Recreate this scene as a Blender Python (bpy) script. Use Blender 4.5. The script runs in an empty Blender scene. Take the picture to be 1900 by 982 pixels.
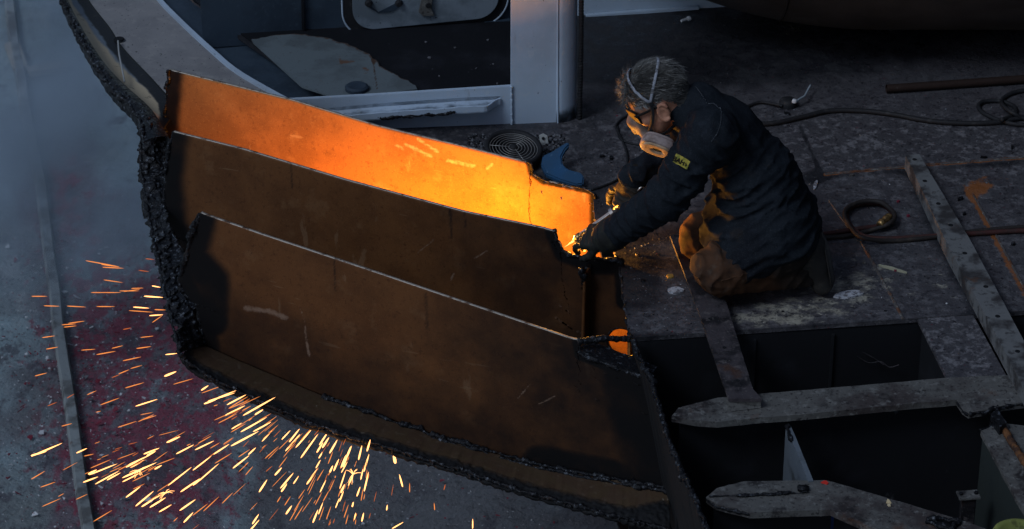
import bpy, bmesh, math, random
import numpy as np
from mathutils import Vector, Matrix

rng = np.random.default_rng(7)
random.seed(7)
SC = bpy.context.scene
COL = SC.collection

# ------------------------------------------------------------------ camera geometry
FPX, CX, CY = 5400.0, 950.0, 491.0
PITCH = math.radians(30)
CAM = np.array([0.0, -10 * math.cos(PITCH), 10 * math.sin(PITCH)])
FW = np.array([0.0, math.cos(PITCH), -math.sin(PITCH)])
UP = np.array([0.0, math.sin(PITCH), math.cos(PITCH)])
RT = np.array([1.0, 0.0, 0.0])

def ray(px, py):
    return FW + RT * ((px - CX) / FPX) + UP * ((CY - py) / FPX)
def onplane(px, py, p0, n):
    d = ray(px, py); n = np.asarray(n, float)
    t = np.dot(np.asarray(p0, float) - CAM, n) / np.dot(d, n)
    return CAM + d * t
def onz(px, py, z=0.0):
    return onplane(px, py, (0, 0, z), (0, 0, 1))
def ony(px, py, y):
    return onplane(px, py, (0, y, 0), (0, 1, 0))
def proj(P):
    d = np.asarray(P, float) - CAM
    w = d @ FW
    return CX + FPX * (d @ RT) / w, CY - FPX * (d @ UP) / w

# ------------------------------------------------------------------ noise
def _hash(ix, iy, iz, seed):
    h = (ix * 374761393 + iy * 668265263 + iz * 2147483647 + seed * 144665) & 0xFFFFFFFF
    h = ((h ^ (h >> 13)) * 1274126177) & 0xFFFFFFFF
    h = (h ^ (h >> 16)) & 0xFFFFFFFF
    return (h / 4294967295.0)
def vnoise(P, seed=0):
    """value noise in 0..1; P is (..., 3)"""
    P = np.asarray(P, float)
    i = np.floor(P).astype(np.int64); f = P - i
    f = f * f * (3 - 2 * f)
    r = 0
    for dx in (0, 1):
        wx = f[..., 0] if dx else 1 - f[..., 0]
        for dy in (0, 1):
            wy = f[..., 1] if dy else 1 - f[..., 1]
            for dz in (0, 1):
                wz = f[..., 2] if dz else 1 - f[..., 2]
                r = r + wx * wy * wz * _hash(i[..., 0] + dx, i[..., 1] + dy, i[..., 2] + dz, seed)
    return r
def fbm(P, scale=1.0, octv=3, seed=0):
    P = np.asarray(P, float) * scale
    r, a, s = 0, 0.5, 0
    for k in range(octv):
        r = r + a * vnoise(P, seed + k * 17); s += a; a *= 0.5; P = P * 2.03
    return r / s

# ------------------------------------------------------------------ objects
WLOC = {}
def tag(o, label=None, cat=None, group=None, kind=None):
    if label: o['label'] = label
    if cat: o['category'] = cat
    if group: o['group'] = group
    if kind: o['kind'] = kind
    return o
def thing(name, label, cat, loc=(0, 0, 0), group=None):
    o = bpy.data.objects.new(name, None); COL.objects.link(o)
    o.location = loc; o.empty_display_size = 0.1
    WLOC[o.name] = np.array(loc, float)
    return tag(o, label, cat, group)
def mesh(name, V, F, mats, parent=None, smooth=False, midx=None, attrs=None):
    V = np.asarray(V, float).reshape(-1, 3)
    off = WLOC.get(parent.name, np.zeros(3)) if parent is not None else np.zeros(3)
    me = bpy.data.meshes.new(name)
    me.from_pydata((V - off).tolist(), [], [tuple(int(i) for i in f) for f in F])
    if not isinstance(mats, (list, tuple)): mats = [mats]
    for m in mats: me.materials.append(m)
    if midx is not None:
        me.polygons.foreach_set('material_index', np.asarray(midx, np.int32))
    if smooth:
        me.polygons.foreach_set('use_smooth', np.ones(len(me.polygons), bool))
    for k, v in (attrs or {}).items():
        a = me.attributes.new(k, 'FLOAT', 'POINT')
        a.data.foreach_set('value', np.asarray(v, np.float32))
    me.update()
    o = bpy.data.objects.new(name, me); COL.objects.link(o)
    if parent is not None: o.parent = parent
    WLOC[o.name] = off
    return o
def mesh_top(name, V, F, mats, label, cat, **k):
    """a thing that is one mesh, its origin at the base centre"""
    V = np.asarray(V, float)
    loc = np.array([(V[:, 0].min() + V[:, 0].max()) / 2, (V[:, 1].min() + V[:, 1].max()) / 2, V[:, 2].min()])
    grp = k.pop('group', None); kind = k.pop('kind', None)
    o = mesh(name, V - loc, F, mats, **k); o.location = loc
    WLOC[o.name] = loc
    return tag(o, label, cat, grp, kind)
class MB:
    """collects several shapes for one mesh"""
    def __init__(s): s.V = []; s.F = []; s.n = 0; s.M = []
    def add(s, V, F, mi=0):
        V = np.asarray(V, float).reshape(-1, 3)
        s.V.append(V); s.F += [tuple(int(i) + s.n for i in f) for f in F]; s.M += [mi] * len(F); s.n += len(V)
        return s
    def verts(s): return np.concatenate(s.V)
    def build(s, name, mats, parent=None, smooth=False):
        return mesh(name, s.verts(), s.F, mats, parent, smooth, s.M)

def bm_out(bm):
    bm.verts.ensure_lookup_table(); bm.verts.index_update()
    V = [v.co[:] for v in bm.verts]; F = [[v.index for v in f.verts] for f in bm.faces]
    bm.free(); return np.array(V), F

def resample(P, n=None, step=None):
    P = np.asarray(P, float)
    L = np.concatenate([[0], np.cumsum(np.linalg.norm(np.diff(P, axis=0), axis=1))])
    if n is None: n = max(2, int(L[-1] / step) + 1)
    t = np.linspace(0, L[-1], n)
    return np.stack([np.interp(t, L, P[:, k]) for k in range(P.shape[1])], 1)
def smooth_poly(P, n=80):
    """Catmull-Rom through P"""
    P = np.asarray(P, float)
    Q = np.concatenate([[2 * P[0] - P[1]], P, [2 * P[-1] - P[-2]]])
    out = []
    m = max(2, n // (len(P) - 1))
    for i in range(len(P) - 1):
        p0, p1, p2, p3 = Q[i:i + 4]
        for t in np.linspace(0, 1, m, endpoint=False):
            out.append(0.5 * ((2 * p1) + (-p0 + p2) * t + (2 * p0 - 5 * p1 + 4 * p2 - p3) * t * t + (-p0 + 3 * p1 - 3 * p2 + p3) * t ** 3))
    out.append(P[-1])
    return np.array(out)
def tube(P, r, sides=8, caps=True, noise=0, seed=0, freq=60):
    P = np.asarray(P, float); n = len(P)
    r = np.broadcast_to(np.asarray(r, float), (n,)).copy()
    T = np.gradient(P, axis=0); T /= np.linalg.norm(T, axis=1)[:, None] + 1e-12
    ref = np.array([0, 0, 1.0]) if abs(T[0][2]) < .9 else np.array([1.0, 0, 0])
    N = np.cross(T[0], ref); N /= np.linalg.norm(N)
    V = []
    for i in range(n):
        N = N - T[i] * np.dot(N, T[i]); N /= np.linalg.norm(N) + 1e-12
        B = np.cross(T[i], N)
        for k in range(sides):
            a = 2 * math.pi * k / sides
            V.append(P[i] + r[i] * (math.cos(a) * N + math.sin(a) * B))
    V = np.array(V)
    if noise:
        C = np.repeat(P, sides, 0)
        V = C + (V - C) * (1 + noise * (2 * fbm(V, freq, 2, seed) - 1))[:, None]
    F = [(i * sides + k, i * sides + (k + 1) % sides, (i + 1) * sides + (k + 1) % sides, (i + 1) * sides + k) for i in range(n - 1) for k in range(sides)]
    if caps:
        F.append(tuple(range(sides - 1, -1, -1))); F.append(tuple((n - 1) * sides + k for k in range(sides)))
    return V, F
def coons(bot, top, left, right, nu, nv):
    """grid of nu x nv points between four boundary polylines (bot/top run left to right, left/right run bottom to top)"""
    b = resample(bot, nu); t = resample(top, nu); l = resample(left, nv); r = resample(right, nv)
    u = np.linspace(0, 1, nu)[None, :, None]; v = np.linspace(0, 1, nv)[:, None, None]
    G = (1 - v) * b[None] + v * t[None] + (1 - u) * l[:, None] + u * r[:, None] \
        - ((1 - u) * (1 - v) * b[0] + u * (1 - v) * b[-1] + (1 - u) * v * t[0] + u * v * t[-1])
    return G
def grid_faces(nu, nv, off=0, flip=False):
    F = []
    for j in range(nv - 1):
        for i in range(nu - 1):
            a = off + j * nu + i
            f = (a, a + 1, a + nu + 1, a + nu)
            F.append(f[::-1] if flip else f)
    return F
def slab(G, off):
    """a plate from a grid (nv, nu, 3) and a thickness vector; faces of the rim carry material 1"""
    nv, nu = G.shape[:2]; n = nu * nv
    off = np.asarray(off, float)
    B = G + off
    V = np.concatenate([G.reshape(-1, 3), B.reshape(-1, 3)])
    F = grid_faces(nu, nv, 0) + grid_faces(nu, nv, n, True)
    M = [0] * len(F)
    rim = [(i, 0) for i in range(nu)] + [(nu - 1, j) for j in range(1, nv)] + [(i, nv - 1) for i in range(nu - 2, -1, -1)] + [(0, j) for j in range(nv - 2, 0, -1)]
    ids = [j * nu + i for i, j in rim]
    for k in range(len(ids)):
        a, b = ids[k], ids[(k + 1) % len(ids)]
        F.append((b, a, a + n, b + n)); M.append(1)
    return V, F, M
def jitter(P, amp, seed=0, freq=40):
    P = np.asarray(P, float)
    d = np.stack([fbm(P + k * 31.7, freq, 3, seed + k) - .5 for k in range(P.shape[1] if P.shape[1] == 3 else 3)], 1)[:, :P.shape[1]] if P.shape[1] == 3 else None
    return P + 2 * amp * d
def prism(top, thick, direc=(0, 0, -1), bevel=.002, rough=0, seed=0, step=.012):
    """a flat plate from its outline (world points, coplanar) and a thickness"""
    P = np.asarray(top, float); direc = np.asarray(direc, float)
    if rough:
        P = np.concatenate([resample(np.stack([P[i], P[(i + 1) % len(P)]]), max(2, int(np.linalg.norm(P[(i + 1) % len(P)] - P[i]) / step) + 1))[:-1] for i in range(len(P))])
        J = jitter(P, rough, seed); J -= np.outer((J - P) @ direc, direc)
        P = J
    bm = bmesh.new()
    a = [bm.verts.new(p) for p in P]; b = [bm.verts.new(p + direc * thick) for p in P]
    n = len(P)
    bm.faces.new(a); bm.faces.new(b[::-1])
    for i in range(n): bm.faces.new((a[(i + 1) % n], a[i], b[i], b[(i + 1) % n]))
    bmesh.ops.recalc_face_normals(bm, faces=bm.faces[:])
    if bevel and not rough:
        bmesh.ops.bevel(bm, geom=bm.edges[:], offset=bevel, segments=2, affect='EDGES', clamp_overlap=True)
    bmesh.ops.triangulate(bm, faces=[f for f in bm.faces if len(f.verts) > 4])
    return bm_out(bm)
def box(c, sx, sy, sz, R=None, bevel=.002, seg=2):
    bm = bmesh.new(); bmesh.ops.create_cube(bm, size=1)
    for v in bm.verts: v.co = (v.co.x * sx, v.co.y * sy, v.co.z * sz)
    if bevel: bmesh.ops.bevel(bm, geom=bm.edges[:], offset=bevel, segments=seg, affect='EDGES')
    V, F = bm_out(bm)
    if R is not None: V = V @ np.asarray(R).T
    return V + np.asarray(c), F
def lathe(prof, n=32, R=None, c=(0, 0, 0)):
    """prof: list of (r, z)"""
    V = []; F = []
    for r, z in prof:
        for k in range(n):
            a = 2 * math.pi * k / n
            V.append((r * math.cos(a), r * math.sin(a), z))
    for i in range(len(prof) - 1):
        for k in range(n):
            F.append((i * n + k, i * n + (k + 1) % n, (i + 1) * n + (k + 1) % n, (i + 1) * n + k))
    V = np.array(V)
    if R is not None: V = V @ np.asarray(R).T
    return V + np.asarray(c), F
def frame(x, y=None, z=None):
    """rotation matrix whose columns are the unit axes; x exact, z as near as can be"""
    x = np.asarray(x, float); x = x / np.linalg.norm(x)
    z = np.asarray(z if z is not None else (0, 0, 1.0), float)
    z = z - x * np.dot(x, z); z /= np.linalg.norm(z)
    y = np.cross(z, x)
    return np.stack([x, y, z], 1)

# ------------------------------------------------------------------ signed distance sculpting
class Field:
    def __init__(s, lo, hi, h):
        s.lo = np.asarray(lo, float); s.h = h
        n = np.ceil((np.asarray(hi, float) - s.lo) / h).astype(int) + 1
        ax = [(s.lo[k] + h * np.arange(n[k])).astype(np.float32) for k in range(3)]
        s.X, s.Y, s.Z = np.meshgrid(*ax, indexing='ij')
        s.d = np.full(s.X.shape, 10.0, np.float32)
    def cone(s, a, b, ra, rb, sy=1.0, cy=0.0):
        a = np.asarray(a, np.float32); b = np.asarray(b, np.float32)
        Y = s.Y
        if sy != 1.0:
            Y = (s.Y - cy) / sy; a = a.copy(); b = b.copy(); a[1] = (a[1] - cy) / sy; b[1] = (b[1] - cy) / sy
        ba = b - a; L = float(ba @ ba) + 1e-12
        px, py, pz = s.X - a[0], Y - a[1], s.Z - a[2]
        t = np.clip((px * ba[0] + py * ba[1] + pz * ba[2]) / L, 0, 1)
        return np.sqrt((px - t * ba[0]) ** 2 + (py - t * ba[1]) ** 2 + (pz - t * ba[2]) ** 2) - (ra + (rb - ra) * t)
    def local(s, c, R):
        c = np.asarray(c, np.float32); R = np.asarray(R, np.float32) if R is not None else np.eye(3, dtype=np.float32)
        px, py, pz = s.X - c[0], s.Y - c[1], s.Z - c[2]
        return [px * R[0, k] + py * R[1, k] + pz * R[2, k] for k in range(3)]
    def ell(s, c, r, R=None):
        q = s.local(c, R)
        k0 = np.sqrt(sum((q[i] / r[i]) ** 2 for i in range(3))) + 1e-6
        k1 = np.sqrt(sum((q[i] / r[i] ** 2) ** 2 for i in range(3))) + 1e-6
        return k0 * (k0 - 1) / k1
    def pad(s, c, a, b, h, R, p=3.2, rad=.004):
        q = s.local(c, R)
        d2 = ((np.abs(q[0]) / a) ** p + (np.abs(q[1]) / b) ** p + 1e-9) ** (1 / p)
        d2 = (d2 - 1) * min(a, b) + rad; dz = np.abs(q[2]) - h + rad
        return np.sqrt(np.maximum(d2, 0) ** 2 + np.maximum(dz, 0) ** 2) + np.minimum(np.maximum(d2, dz), 0) - rad
    def rbox(s, c, hb, rad, R=None):
        q = s.local(c, R)
        a = [np.abs(q[i]) - (hb[i] - rad) for i in range(3)]
        o = np.sqrt(sum(np.maximum(v, 0) ** 2 for v in a))
        return o + np.minimum(np.maximum(np.maximum(a[0], a[1]), a[2]), 0) - rad
    def add(s, d, k=.02):
        h = np.clip(.5 + .5 * (s.d - d) / k, 0, 1)
        s.d = s.d * (1 - h) + d * h - k * h * (1 - h)
    def cut(s, d, k=.01):
        d2 = -d
        h = np.clip(.5 - .5 * (s.d - d2) / k, 0, 1)
        s.d = s.d * (1 - h) + d2 * h + k * h * (1 - h)
    def mesh(s):
        d = s.d; nx, ny, nz = d.shape
        neg = d < 0
        cor = [(0, 0, 0), (1, 0, 0), (0, 1, 0), (1, 1, 0), (0, 0, 1), (1, 0, 1), (0, 1, 1), (1, 1, 1)]
        sl = lambda a, c: a[c[0]:nx - 1 + c[0], c[1]:ny - 1 + c[1], c[2]:nz - 1 + c[2]]
        cnt = sum(sl(neg, c).astype(np.int8) for c in cor)
        act = (cnt > 0) & (cnt < 8)
        I = np.argwhere(act)
        D = np.stack([d[I[:, 0] + c[0], I[:, 1] + c[1], I[:, 2] + c[2]] for c in cor], 1)
        C = np.array(cor, float)
        acc = np.zeros((len(I), 3)); w = np.zeros(len(I))
        for a in range(8):
            for b in range(a + 1, 8):
                if abs(C[a] - C[b]).sum() != 1: continue
                m = (D[:, a] < 0) != (D[:, b] < 0)
                t = D[:, a] / (D[:, a] - D[:, b] + 1e-12 * (D[:, a] == D[:, b]))
                p = C[a] + (C[b] - C[a]) * t[:, None]
                acc[m] += p[m]; w[m] += 1
        V = s.lo + s.h * (I + acc / w[:, None])
        idx = np.full(act.shape, -1, np.int64); idx[act] = np.arange(len(I))
        F = []
        for ax in range(3):
            o1, o2 = (ax + 1) % 3, (ax + 2) % 3
            n0 = np.take(neg, range(0, neg.shape[ax] - 1), ax); n1 = np.take(neg, range(1, neg.shape[ax]), ax)
            E = np.argwhere(n0 != n1)
            ok = (E[:, o1] > 0) & (E[:, o2] > 0) & (E[:, o1] < d.shape[o1] - 1) & (E[:, o2] < d.shape[o2] - 1)
            E = E[ok]
            fl = n0[E[:, 0], E[:, 1], E[:, 2]]
            q = []
            for a, b in ((0, 0), (1, 0), (1, 1), (0, 1)):
                c = E.copy(); c[:, o1] -= a; c[:, o2] -= b
                q.append(idx[c[:, 0], c[:, 1], c[:, 2]])
            q = np.stack(q, 1)
            q[~fl] = q[~fl][:, ::-1]
            F.append(q)
        return V, np.concatenate(F).tolist()

# ------------------------------------------------------------------ materials
def M(name, base, layers=(), rough=.6, metal=0.0, bump=(), rvar=None, emit=None, estr=0, spec=.18, coord='pos', sheen=0):
    """layers: dicts(col, scale, lo, hi, detail, stretch, amt, attr, k): a noise mask (or an attribute broken up by noise) mixes col in"""
    m = bpy.data.materials.new(name); m.use_nodes = True
    nt = m.node_tree; N = nt.nodes; L = nt.links
    b = N['Principled BSDF']
    b.inputs['Roughness'].default_value = rough; b.inputs['Metallic'].default_value = metal
    b.inputs['Specular IOR Level'].default_value = spec
    if sheen: b.inputs['Sheen Weight'].default_value = sheen
    if coord == 'pos':
        P = N.new('ShaderNodeNewGeometry').outputs['Position']
    else:
        P = N.new('ShaderNodeTexCoord').outputs['Object']
    def nz(scale, detail=4, stretch=None, off=0, kind=None, rgh=.6):
        src = P
        if stretch is not None or off:
            mp = N.new('ShaderNodeMapping'); mp.inputs['Scale'].default_value = stretch or (1, 1, 1)
            mp.inputs['Location'].default_value = (off, off * .7, off * .3)
            L.new(P, mp.inputs['Vector']); src = mp.outputs['Vector']
        if kind == 'voronoi':
            t = N.new('ShaderNodeTexVoronoi'); t.inputs['Scale'].default_value = scale
            L.new(src, t.inputs['Vector']); return t.outputs['Distance']
        t = N.new('ShaderNodeTexNoise'); t.inputs['Scale'].default_value = scale
        t.inputs['Detail'].default_value = detail; t.inputs['Roughness'].default_value = rgh
        L.new(src, t.inputs['Vector']); return t.outputs['Fac']
    def rng_(v, lo, hi, a=0, c=1):
        r = N.new('ShaderNodeMapRange'); r.interpolation_type = 'SMOOTHSTEP'
        r.inputs['From Min'].default_value = lo; r.inputs['From Max'].default_value = hi
        r.inputs['To Min'].default_value = a; r.inputs['To Max'].default_value = c
        L.new(v, r.inputs['Value']); return r.outputs['Result']
    def math_(op, a, c):
        n = N.new('ShaderNodeMath'); n.operation = op
        for s_, v in ((0, a), (1, c)):
            if isinstance(v, (int, float)): n.inputs[s_].default_value = v
            else: L.new(v, n.inputs[s_])
        return n.outputs[0]
    cur = N.new('ShaderNodeRGB'); cur.outputs[0].default_value = (*base, 1); cur = cur.outputs[0]
    rcur = None
    for i, l in enumerate(layers):
        n = nz(l.get('scale', 5), l.get('detail', 5), l.get('stretch'), l.get('off', 3.1 * i + 1.3), l.get('kind'), l.get('nr', .6))
        if 'attr' in l:
            at = N.new('ShaderNodeAttribute'); at.attribute_name = l['attr']
            n = math_('ADD', at.outputs['Fac'], math_('MULTIPLY', math_('SUBTRACT', n, .5), l.get('k', 1.0)))
        f = rng_(n, l.get('lo', .5), l.get('hi', .6))
        if 'by' in l:
            at = N.new('ShaderNodeAttribute'); at.attribute_name = l['by']; f = math_('MULTIPLY', f, at.outputs['Fac'])
        f = math_('MULTIPLY', f, l.get('amt', 1.0))
        mx = N.new('ShaderNodeMix'); mx.data_type = 'RGBA'
        L.new(f, mx.inputs[0]); L.new(cur, mx.inputs[6]); mx.inputs[7].default_value = (*l['col'], 1)
        cur = mx.outputs[2]
        if 'rough' in l:
            mr = N.new('ShaderNodeMix'); mr.data_type = 'FLOAT'
            L.new(f, mr.inputs[0]); mr.inputs[3].default_value = l['rough']
            if rcur is None: mr.inputs[2].default_value = rough
            else: L.new(rcur, mr.inputs[2])
            rcur = mr.outputs[0]
    L.new(cur, b.inputs['Base Color'])
    if rvar:
        r = rng_(nz(rvar[0], 4, None, 9.7), .3, .7, rvar[1], rvar[2])
        rcur = r if rcur is None else math_('MULTIPLY', math_('ADD', r, rcur), .5)
    if rcur is not None: L.new(rcur, b.inputs['Roughness'])
    nrm = None
    for i, bb in enumerate(bump):
        sc, st, di = bb[:3]
        h = nz(sc, bb[3] if len(bb) > 3 else 5, bb[4] if len(bb) > 4 else None, 17.3 + i, bb[5] if len(bb) > 5 else None)
        bp = N.new('ShaderNodeBump'); bp.inputs['Strength'].default_value = st; bp.inputs['Distance'].default_value = di
        L.new(h, bp.inputs['Height'])
        if nrm is not None: L.new(nrm, bp.inputs['Normal'])
        nrm = bp.outputs['Normal']
    if nrm is not None: L.new(nrm, b.inputs['Normal'])
    if emit is not None:
        b.inputs['Emission Color'].default_value = (*emit, 1); b.inputs['Emission Strength'].default_value = estr
    return m
SKY_S, SUN_E, EXPO = .105, 1.55, -.40
L_JET, L_STREAM, L_TIP, L_SPK = 52, 14, 6.5, 3
# ------------------------------------------------------------------ materials of the place
STEEL_DARK = M('dark_deck_steel', (.045, .038, .042), [
    dict(col=(.012, .011, .013), scale=9, lo=.45, hi=.6, detail=8),
    dict(col=(.10, .085, .085), scale=30, lo=.55, hi=.68, detail=8, amt=.7),
    dict(col=(.16, .15, .14), scale=120, lo=.62, hi=.72, detail=4, amt=.6),
    dict(col=(.05, .022, .012), scale=6, lo=.58, hi=.7, detail=6, amt=.8)],
    rough=.7, rvar=(25, .45, .85), bump=[(90, .6, .004, 8), (14, .4, .01, 6)])
GIRDER = M('girder_steel', (.088, .084, .080), [
    dict(col=(.035, .026, .026), scale=2.6, lo=.46, hi=.60, detail=9, amt=.85, nr=.68),
    dict(col=(.014, .012, .013), scale=8, lo=.52, hi=.64, detail=10, amt=.88, nr=.7),
    dict(col=(.17, .165, .158), scale=34, lo=.52, hi=.66, detail=10, amt=.7, nr=.72),
    dict(col=(.016, .014, .015), scale=70, lo=.55, hi=.63, detail=8, amt=.85, nr=.7),
    dict(col=(.09, .035, .018), scale=4.3, lo=.6, hi=.72, detail=7, amt=.7)],
    rough=.65, rvar=(30, .4, .8), bump=[(70, .5, .003, 8), (18, .3, .008, 6)])
WEB_BLACK = M('bitumen_web', (.007, .0072, .009), [
    dict(col=(.014, .0145, .018), scale=5, lo=.5, hi=.7, detail=8, amt=.8),
    dict(col=(.10, .10, .11), scale=14, lo=.66, hi=.72, detail=9, stretch=(1, 1, .5), amt=.35)],
    rough=.8, spec=.2, bump=[(50, .3, .003, 6)])
SLAG = M('burnt_slag', (.010, .010, .012), [
    dict(col=(.11, .12, .14), scale=70, lo=.54, hi=.68, detail=6, amt=.8),  # pale bluish flecks put highlights into the slag colour
    dict(col=(.03, .016, .010), scale=12, lo=.6, hi=.7, detail=5, amt=.5)],
    rough=.42, metal=.35, rvar=(60, .25, .6), bump=[(150, .8, .004, 6), (45, .35, .008, 5)])
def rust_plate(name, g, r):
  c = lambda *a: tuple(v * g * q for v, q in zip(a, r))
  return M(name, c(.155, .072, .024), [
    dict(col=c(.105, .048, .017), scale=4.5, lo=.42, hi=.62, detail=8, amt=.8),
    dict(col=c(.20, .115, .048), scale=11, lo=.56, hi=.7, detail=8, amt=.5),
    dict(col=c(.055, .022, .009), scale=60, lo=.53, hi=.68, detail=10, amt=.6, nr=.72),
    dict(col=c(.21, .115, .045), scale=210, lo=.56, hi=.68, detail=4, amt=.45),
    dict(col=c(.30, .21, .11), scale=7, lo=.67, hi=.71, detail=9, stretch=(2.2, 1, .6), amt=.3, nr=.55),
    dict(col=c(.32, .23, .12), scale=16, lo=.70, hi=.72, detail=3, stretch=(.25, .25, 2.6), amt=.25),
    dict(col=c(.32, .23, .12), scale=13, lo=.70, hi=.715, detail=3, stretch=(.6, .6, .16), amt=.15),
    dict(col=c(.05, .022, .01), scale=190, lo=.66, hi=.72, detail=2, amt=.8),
    dict(col=(.0045, .004, .0045), scale=8, attr='soot_dark', k=.75, lo=.08, hi=1.02, detail=9, rough=.9),
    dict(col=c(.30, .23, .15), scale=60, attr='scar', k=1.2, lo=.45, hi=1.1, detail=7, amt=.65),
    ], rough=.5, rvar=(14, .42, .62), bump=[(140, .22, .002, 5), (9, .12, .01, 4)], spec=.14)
RUST_PLATE = rust_plate('brown_mill_plate', .72, (1, .86, .95)); RUST_LIT = rust_plate('lit_rust_plate', 1.9, (1, .98, .9))  # second is a brighter copy of the same rust, torch glow in its colour
EDGE_CUT = M('cut_plate_edge', (.42, .36, .30), [dict(col=(.10, .06, .04), scale=40, lo=.5, hi=.65, detail=6)], rough=.45, metal=.3, bump=[(120, .4, .002)])
SHELL = M('shell_plating', (.052, .030, .018), [
    dict(col=(.055, .034, .018), scale=14, lo=.42, hi=.62, detail=10, nr=.7),
    dict(col=(.095, .070, .048), scale=40, lo=.55, hi=.7, detail=6, amt=.5),
    dict(col=(.30, .27, .22), scale=26, lo=.68, hi=.72, detail=6, amt=.5),
    dict(col=(.005, .005, .006), scale=16, attr='soot_dark', k=.5, lo=.22, hi=.72, detail=7, rough=.9)],
    spec=.25, rough=.6, rvar=(20, .45, .75), bump=[(90, .35, .003, 6), (20, .3, .006, 5)])
PAINT_GREY = M('bluish_grey_paint', (.34, .41, .50), [
    dict(col=(.26, .30, .35), scale=2.2, lo=.4, hi=.65, detail=6, amt=.7),
    dict(col=(.42, .45, .48), scale=40, lo=.55, hi=.7, detail=5, amt=.4),
    dict(col=(.06, .06, .065), scale=55, lo=.70, hi=.73, detail=3, amt=.8),
    dict(col=(.20, .19, .18), scale=8, lo=.62, hi=.74, detail=8, stretch=(2.5, 2.5, .5), amt=.5),
    dict(col=(.03, .04, .05), scale=20, attr='soot_dark', k=.5, lo=.4, hi=.65, detail=6)],
    rough=.5, rvar=(12, .4, .62), bump=[(160, .2, .0015, 4), (30, .15, .004, 4)])
DUSTY = M('dusty_stringer_paint', (.20, .19, .19), [
    dict(col=(.14, .135, .14), scale=3.5, lo=.4, hi=.65, detail=7, amt=.8),
    dict(col=(.26, .245, .235), scale=22, lo=.5, hi=.7, detail=6, amt=.5),
    dict(col=(.03, .03, .032), scale=95, lo=.665, hi=.70, detail=2, amt=.9),
    dict(col=(.04, .04, .042), scale=48, lo=.70, hi=.72, detail=2, amt=.9)],
    rough=.75, bump=[(120, .25, .002, 5)])
BLUE_DARK = M('dark_blue_paint', (.030, .045, .065), [
    dict(col=(.018, .026, .038), scale=3, lo=.4, hi=.65, detail=6, amt=.8),
    dict(col=(.05, .068, .09), scale=60, lo=.55, hi=.7, detail=4, amt=.4),
    dict(col=(.014, .016, .02), scale=8, lo=.62, hi=.72, detail=7, amt=.6)],
    rough=.6, rvar=(15, .45, .7), bump=[(130, .15, .002, 4)])
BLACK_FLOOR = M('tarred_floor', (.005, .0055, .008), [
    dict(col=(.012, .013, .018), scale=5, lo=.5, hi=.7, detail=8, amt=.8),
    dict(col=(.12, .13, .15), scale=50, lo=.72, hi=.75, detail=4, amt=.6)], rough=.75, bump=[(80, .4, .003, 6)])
WHITE_OLD = M('old_white_plate', (.100, .120, .132), [
    dict(col=(.07, .082, .09), scale=6, lo=.45, hi=.62, detail=7, amt=.8),
    dict(col=(.06, .06, .065), scale=80, lo=.64, hi=.68, detail=3, amt=.8),
    dict(col=(.10, .045, .022), scale=10, lo=.66, hi=.72, detail=8, amt=.8),
    dict(col=(.05, .030, .022), scale=40, attr='rust', k=.9, lo=.5, hi=.8, detail=7)],
    rough=.7, bump=[(100, .25, .002, 5)])
RUBBER = M('black_rubber', (.014, .014, .016), [dict(col=(.035, .034, .034), scale=40, lo=.55, hi=.7, detail=5, amt=.7)], rough=.62, bump=[(150, .3, .001, 4)])
HOSE = M('dirty_hose_rubber', (.022, .018, .017), [dict(col=(.05, .038, .03), scale=30, lo=.5, hi=.68, detail=6, amt=.7), dict(col=(.02, .015, .014), scale=9, lo=.5, hi=.6, detail=6, amt=.7)], rough=.6, bump=[(200, .35, .001, 4)])
HOSE_RED = M('faded_red_hose_rubber', (.050, .018, .016), [dict(col=(.035, .02, .018), scale=18, lo=.45, hi=.62, detail=6, amt=.85), dict(col=(.08, .055, .045), scale=60, lo=.6, hi=.7, detail=4, amt=.5)], rough=.6, bump=[(200, .35, .001, 4)])
BRASS = M('brass', (.35, .22, .09), [dict(col=(.12, .07, .03), scale=60, lo=.45, hi=.65, detail=5)], rough=.4, metal=.8, bump=[(200, .3, .001)])
CHROME = M('bare_torch_tube', (.45, .40, .37), [dict(col=(.12, .09, .08), scale=40, lo=.5, hi=.7, detail=5, amt=.7)], rough=.28, metal=.9, bump=[(120, .15, .001)])

# ------------------------------------------------------------------ ground: dock floor, deck, bottom of the opened deck
FLOOR_Z = -2.5
def segd(x, y, pts):
    r = np.full(np.shape(x), 1e9)
    for (ax, ay), (bx, by) in zip(pts[:-1], pts[1:]):
        t = np.clip(((x - ax) * (bx - ax) + (y - ay) * (by - ay)) / ((bx - ax) ** 2 + (by - ay) ** 2), 0, 1)
        r = np.minimum(r, np.hypot(x - ax - t * (bx - ax), y - ay - t * (by - ay)))
    return r
def blob(x, y, cx, cy, rx, ry):
    return np.exp(-(((x - cx) / rx) ** 2 + ((y - cy) / ry) ** 2))
def sstep(a, b, v):
    t = np.clip((v - a) / (b - a), 0, 1); return t * t * (3 - 2 * t)

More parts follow.
